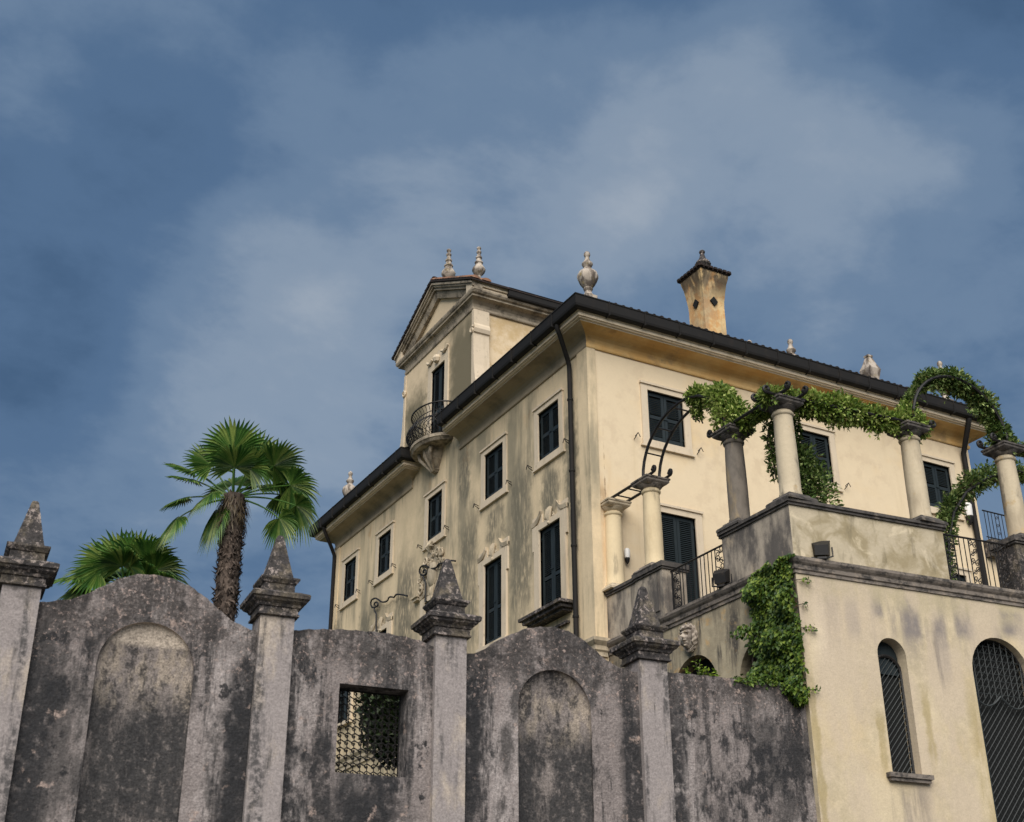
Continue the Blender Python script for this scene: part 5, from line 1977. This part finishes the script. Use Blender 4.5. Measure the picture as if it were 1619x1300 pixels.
vine('climbing_vine', 'dark vine climbing the lower arch behind the gap in the front parapet', [
    (bkm, [0.24, 0.24, 0.27, 0.31, 0.29, 0.28, 0.28, 0.29, 0.29, 0.28], 6000, 0.125)], tuple(FT(5.5, 2.05, 8.67)), 'vine_leaf_dark')
vine('climbing_vine', 'bushy climber hanging down behind the corner column of the parapet', [
    ([FT(0.75, 0.9, 12.1), FT(0.88, 0.95, 11.75), FT(1.02, 1.0, 11.4), FT(1.18, 1.0, 11.0), FT(1.30, 0.95, 10.65), FT(1.32, 0.9, 10.3), FT(1.3, 0.9, 8.7)], [0.26, 0.34, 0.42, 0.50, 0.54, 0.46, 0.1], 6800, 0.12),
    ([FT(0.45, 0.9, 12.0), FT(0.40, 0.95, 11.6), FT(0.46, 1.0, 11.1), FT(0.52, 1.0, 10.8)], [0.14, 0.16, 0.18, 0.12], 450, 0.12)], tuple(FT(1.1, 0.9, 8.67)), 'vine_leaf_dark')

# ivy on the terrace corner
root = thing('ivy', 'thick green ivy hanging down the terrace corner onto the end of the garden wall', 'ivy', (0.2, -6.1, 6.1))
lf, stm = MB(), MB()
outl = [(-5.35, -6.66, 8.66), (-5.32, -6.70, 8.4), (-5.22, -6.72, 8.0), (-5.2, -6.78, 7.5), (-5.16, -6.78, 7.0), (-5.12, -6.78, 6.6), (-4.9, -6.80, 6.25), (-4.5, -6.82, 6.08)]
for _ in range(7600):
    z = random.uniform(5.82, 8.70)
    for (a, b, z1), (c, d, z0) in zip(outl[:-1], outl[1:]):
        if z0 <= z <= z1:
            t = (z1-z)/(z1-z0)
            y0_, y1_ = a+(c-a)*t, b+(d-b)*t
            break
    else:
        y0_, y1_ = -6.2, -6.82
    y0_ += 0.14*math.sin(z*7)+0.10*math.sin(z*17)-0.20
    if math.sin(z*9+1)*math.sin(z*4.1) > 0.55 and random.random() < 0.5:
        continue
    y = random.uniform(y1_, y0_)
    bulge = 0.14+0.34*(0.5+0.5*math.sin(y*5+z*3.7))*(0.5+0.5*math.sin(z*7.3-y*3))
    x = 0.33-random.random()**0.6*bulge-0.02
    if z < 6.15 and y > -6.25 and random.random() < 0.75:
        continue
    p_ = Vector((x, y, z))
    d_ = (Vector((-0.5, random.uniform(-0.6, 0.6), -0.9))+rdir()*0.6)
    leaf(lf, p_, d_, (Vector((-1, -0.2, 0.5))+rdir()*0.6), random.uniform(0.07, 0.13), random.uniform(0.055, 0.09), 0.2)
for _ in range(520):   # trailing over the wall top towards the corner
    u = random.uniform(-1.5, 0.08)
    k = (u+1.5)/1.58
    p_ = FT(u, random.uniform(0.0, 0.4), 6.12+random.uniform(-0.05, 0.08+0.16*k*k)-(0.30*k*random.random() if u > -0.5 else 0))
    leaf(lf, p_, rdir()+Vector((-0.2, -0.4, -0.2)), Vector((-0.3, -0.4, 1))+rdir()*0.6, random.uniform(0.07, 0.12), random.uniform(0.05, 0.08), 0.2)
for (u, z, du, n_) in ((0.05, 8.20, 0.26, 16), (0.05, 7.25, 0.28, 14), (0.03, 6.05, 0.20, 10), (0.04, 7.7, 0.12, 8)):
    stm.tube([FT(u-0.1, -0.02, z-0.02), FT(u+du*0.5, -0.07, z+0.02), FT(u+du, -0.05, z)], 0.008, 4)
    for i in range(n_):
        t = i/n_
        leaf(lf, FT(u+du*t, -0.06, z+random.uniform(-0.05, 0.06)), rdir()+Vector((0.3, -0.3, -0.2)), Vector((0, -1, 0.4))+rdir()*0.5, random.uniform(0.06, 0.10), random.uniform(0.045, 0.07), 0.2)
for i in range(9):
    y = -5.4-0.15*i
    stm.tube([Vector((0.28, y, 6.0)), Vector((0.24, y+0.1, 6.9)), Vector((0.25, y-0.08, 7.8)), Vector((0.24, y, 8.6))], 0.02, 5)
tag(lf.build('foliage', 'ivy_leaf', root, merge=False), kind='stuff')
stm.build('stem', 'bark', root, merge=False)

# small weed on the wall top
root = thing('wall_plant', 'small bright green weed sprouting on the wall top under the stone mask', 'plant', tuple(FT(-2.1, 0.3, 6.12)))
lf, stm = MB(), MB()
for i in range(11):
    u = -2.35+0.06*i+random.uniform(-0.03, 0.03)
    tip = FT(u+random.uniform(-0.08, 0.12), 0.28+random.uniform(-0.1, 0.1), 6.14+random.uniform(0.08, 0.28)*(1.2 if 2 < i < 7 else 0.7))
    b0 = FT(u, 0.3, 6.11)
    stm.tube([b0, (b0+tip)/2+rdir()*0.02, tip], 0.006, 4)
    for k in range(9):
        q = b0+(tip-b0)*random.uniform(0.3, 1.05)
        leaf(lf, q, rdir()+Vector((0, 0, 0.3)), Vector((0, -0.3, 1))+rdir()*0.5, random.uniform(0.06, 0.11), random.uniform(0.045, 0.07), 0.2)
lf.build('foliage', 'weed_leaf', root, merge=False)
stm.build('stem', 'bark', root, merge=False)

# dark shrub in the garden, seen through the fretwork
root = thing('garden_shrub', 'dark shrub in the garden seen through the iron fretwork of the wall opening', 'shrub', tuple(FT(-7.3, 3.2, 1.2)))
lf, stm = MB(), MB()
for _ in range(3600):
    v = rdir()*(random.random()**0.33)
    c = FT(-6.82+v.x*0.78, 3.2+v.y*0.6, 5.75+v.z*1.05)
    leaf(lf, c, rdir(), rdir(), random.uniform(0.12, 0.22), random.uniform(0.06, 0.10))
stm.tube([FT(-6.6, 3.2, 1.2), FT(-6.65, 3.2, 3.5), FT(-6.7, 3.2, 5.6)], [0.12, 0.09, 0.05], 8)
for k in range(6):
    stm.tube([FT(-6.68, 3.2, 4.6+0.15*k), FT(-6.75+random.uniform(-0.5, 0.5), 3.2+random.uniform(-0.4, 0.4), 5.5+random.uniform(0, 0.4))], 0.03, 5)
tag(lf.build('foliage', 'shrub_leaf', root, merge=False), kind='stuff')
stm.build('trunk', 'bark', root, merge=False)

# ------------------------------------------------------------------ palms
CAMV = CAM


def fan_frond(root, c, az, el, plen, fr, droop=0.0, roll_=None, facing=False, age=0.0, nseg=34):
    """petiole and a pleated fan leaf of separate blades"""
    d = Vector((math.cos(az)*math.cos(el), math.sin(az)*math.cos(el), math.sin(el)))
    side = Vector((-math.sin(az), math.cos(az), 0))
    side = (side+Vector((0, 0, random.uniform(-0.35, 0.35)))).normalized()
    if roll_ is not None:
        side = Matrix.Rotation(roll_, 3, d) @ (d.cross(Vector((fw.x, fw.y, 0)).normalized()).normalized() if facing else Vector((-math.sin(az), math.cos(az), 0)))
    pts = []
    q = Vector(c)
    dd = d.copy()
    n_ = 6
    for i in range(n_+1):
        pts.append(q.copy())
        q = q+dd*plen/n_
        dd = (dd+Vector((0, 0, -droop*0.18))).normalized()
    m_ = MB()
    m_.tube(pts, [0.022-0.010*i/n_ for i in range(n_+1)], 5)
    h = pts[-1]
    ax = (dd+Vector((0, 0, -0.25*droop))).normalized()
    side = (side-ax*side.dot(ax)).normalized()
    nrm = side.cross(ax).normalized()
    if nrm.z < 0 and roll_ is None:
        nrm = -nrm
    spread = R(125)
    for i in range(nseg):
        t = -1+2*(i+0.5)/nseg
        a = t*spread
        L = fr*(1.0-0.28*abs(t)**2.2)*random.uniform(0.93, 1.05)
        w = fr*0.088
        bd = (ax*math.cos(a)+side*math.sin(a)).normalized()
        bs = bd.cross(nrm).normalized()
        p = h.copy()
        cup = 0.16
        ribs = []
        K = 5
        for k in range(K+1):
            s = k/K
            down = (0.08+0.62*droop+0.10*random.random())*s*s*s*L
            ctr = h+bd*L*s+nrm*(cup*L*s*(1-s)*1.2)-Vector((0, 0, down))
            ww = w*min(1.0, s*1.75+0.10) if s < 0.62 else w*(1-(s-0.62)/0.38)**0.75
            ribs.append((ctr-bs*ww*0.5-nrm*ww*0.22, ctr+nrm*ww*0.22, ctr+bs*ww*0.5-nrm*ww*0.22))
        o = len(m_.v)
        for r_ in ribs:
            m_.v += [tuple(x) for x in r_]
        for k in range(K):
            for j in range(2):
                b0 = o+k*3+j
                m_.f.append((b0, b0+1, b0+4, b0+3))
    return m_.build('frond', 'palm_leaf', root, merge=False)


def palm(label, base, zc, fronds, rtr, tufts=True):
    root = thing('palm_tree', label, 'palm tree', base, 0.0)
    bx, by_, bz_ = base
    m_ = MB()
    pts, rr = [], []
    n_ = 26
    for i in range(n_+1):
        t = i/n_
        pts.append(Vector((bx+0.05*math.sin(t*3), by_+0.03*math.sin(t*4), bz_+(zc-bz_)*t)))
        rr.append(rtr*(0.78+0.05*math.sin(i*1.9)+0.24*t))
    m_.tube(pts, rr, 14)
    ctr = pts
    m_.build('trunk', 'trunk_fibre', root, smooth=True)
    if tufts:
        m_ = MB()
        for _ in range(4200):
            t = random.random()**0.8
            a = random.random()*2*math.pi
            z = bz_+(zc-bz_)*(1-t*0.75)
            r_ = rtr*(0.80+0.24*(1-t*0.75)+0.05*random.random())
            q0 = ctr[min(n_, int((1-t*0.75)*n_))]
            r_ *= 0.98
            p = Vector((q0.x+r_*math.cos(a), q0.y+r_*math.sin(a), z))
            out = Vector((math.cos(a), math.sin(a), 0))
            up_ = random.random() < 0.6
            d_ = out*random.uniform(0.5, 1.0)+Vector((0, 0, random.uniform(0.5, 1.1) if up_ else -random.uniform(0.6, 1.2)))+rdir()*0.35
            leaf(m_, p-out*0.03, d_, out, random.uniform(0.08, 0.17), random.uniform(0.03, 0.065), 0.1)
        tag(m_.build('leaf_base_fibre', 'trunk_fibre', root, merge=False), kind='stuff')
    if tufts:
        dd_ = MB()
        for _ in range(260):
            a = random.random()*2*math.pi
            z = zc-random.uniform(0.0, 0.55)
            o_ = Vector((math.cos(a), math.sin(a), 0))
            p = Vector((ctr[-1].x, ctr[-1].y, z))+o_*rtr*1.0
            leaf(dd_, p, o_*0.5+Vector((0, 0, -1))+rdir()*0.3, o_, random.uniform(0.18, 0.38), random.uniform(0.015, 0.035), 0.1)
        tag(dd_.build('dead_fibre', 'dead_leaf', root, merge=False), kind='stuff')
    for q in fronds:
        fan_frond(root, (bx, by_, zc-0.05), *q)
    return root


RTA = math.atan2(rt.y, rt.x)     # azimuth pointing to the right of the picture
random.seed(21)
T_, A_ = RTA-R(90), RTA+R(90)          # towards and away from the camera


def PV(theta, toward=0.0):
    v = Vector((math.cos(RTA)*math.cos(R(theta)), math.sin(RTA)*math.cos(R(theta)), math.sin(R(theta))))+Vector((math.cos(T_), math.sin(T_), 0))*toward
    v.normalize()
    return math.atan2(v.y, v.x), math.asin(v.z)


def PF(theta, toward, pl, fr, dr, roll_):
    az, el = PV(theta, toward)
    return (az, el, pl, fr, dr, R(roll_), True)


fr1 = [PF(94, 0.15, 0.92, 0.80, 0.02, 0), PF(66, -0.1, 0.88, 0.74, 0.04, 24), PF(124, 0.1, 0.78, 0.66, 0.05, 40), PF(42, 0.1, 0.95, 0.70, 0.08, 48),
       PF(142, -0.1, 1.00, 0.66, 0.10, 68), PF(154, 0.2, 0.86, 0.52, 0.15, 76), PF(82, 0.9, 0.62, 0.64, 0.10, 10),
       PF(58, 0.6, 0.66, 0.60, 0.15, -20), PF(108, -0.9, 0.66, 0.70, 0.05, 0), PF(52, -0.8, 0.70, 0.64, 0.08, -35),
       # lower leaves, hanging as in the photograph
       PF(174, 0.1, 0.92, 0.46, 0.3, 74), PF(189, 0.1, 1.10, 0.52, 0.65, 44), PF(212, 0.2, 0.40, 0.56, 0.95, 46), PF(150, 0.3, 0.42, 0.50, 0.8, 60),
       PF(20, 0.1, 1.10, 0.62, 0.35, 18), PF(2, 0.15, 1.26, 0.58, 0.5, 34), PF(-12, 0.1, 1.02, 0.50, 0.6, 18), PF(26, -0.4, 0.9, 0.5, 0.4, 50)]
pb = FT(-10.33, 3.0, 1.2)
palm('tall fan palm with a shaggy brown trunk rising behind the garden wall', tuple(pb), 9.42, fr1, 0.20)
random.seed(33)
fr2 = [PF(104, 0.1, 0.42, 0.76, 0.04, 0), PF(70, 0.0, 0.46, 0.74, 0.06, 20), PF(128, 0.1, 0.48, 0.72, 0.10, 25), PF(46, 0.2, 0.55, 0.70, 0.15, 30), PF(90, 0.9, 0.35, 0.62, 0.2, 0),
       PF(28, 0.0, 0.58, 0.68, 0.2, 40), PF(60, 0.9, 0.4, 0.6, 0.3, -20), PF(120, -0.8, 0.42, 0.7, 0.1, 20), PF(60, -0.8, 0.42, 0.7, 0.1, -20),
       PF(164, 0.0, 0.85, 0.62, 0.2, 66), PF(150, 0.2, 0.52, 0.66, 0.3, 40), PF(178, 0.1, 0.72, 0.60, 0.45, 30), PF(194, 0.2, 0.62, 0.58, 0.5, 20),
       PF(8, 0.1, 0.75, 0.52, 0.3, 60), PF(-14, 0.2, 0.95, 0.60, 0.4, 60), PF(14, 0.5, 0.5, 0.6, 0.4, 20)]
pb2 = FT(-11.98, 4.0, 1.2)
palm('short fan palm whose crown shows above the curved wall top', tuple(pb2), 7.85, fr2, 0.17, tufts=False)
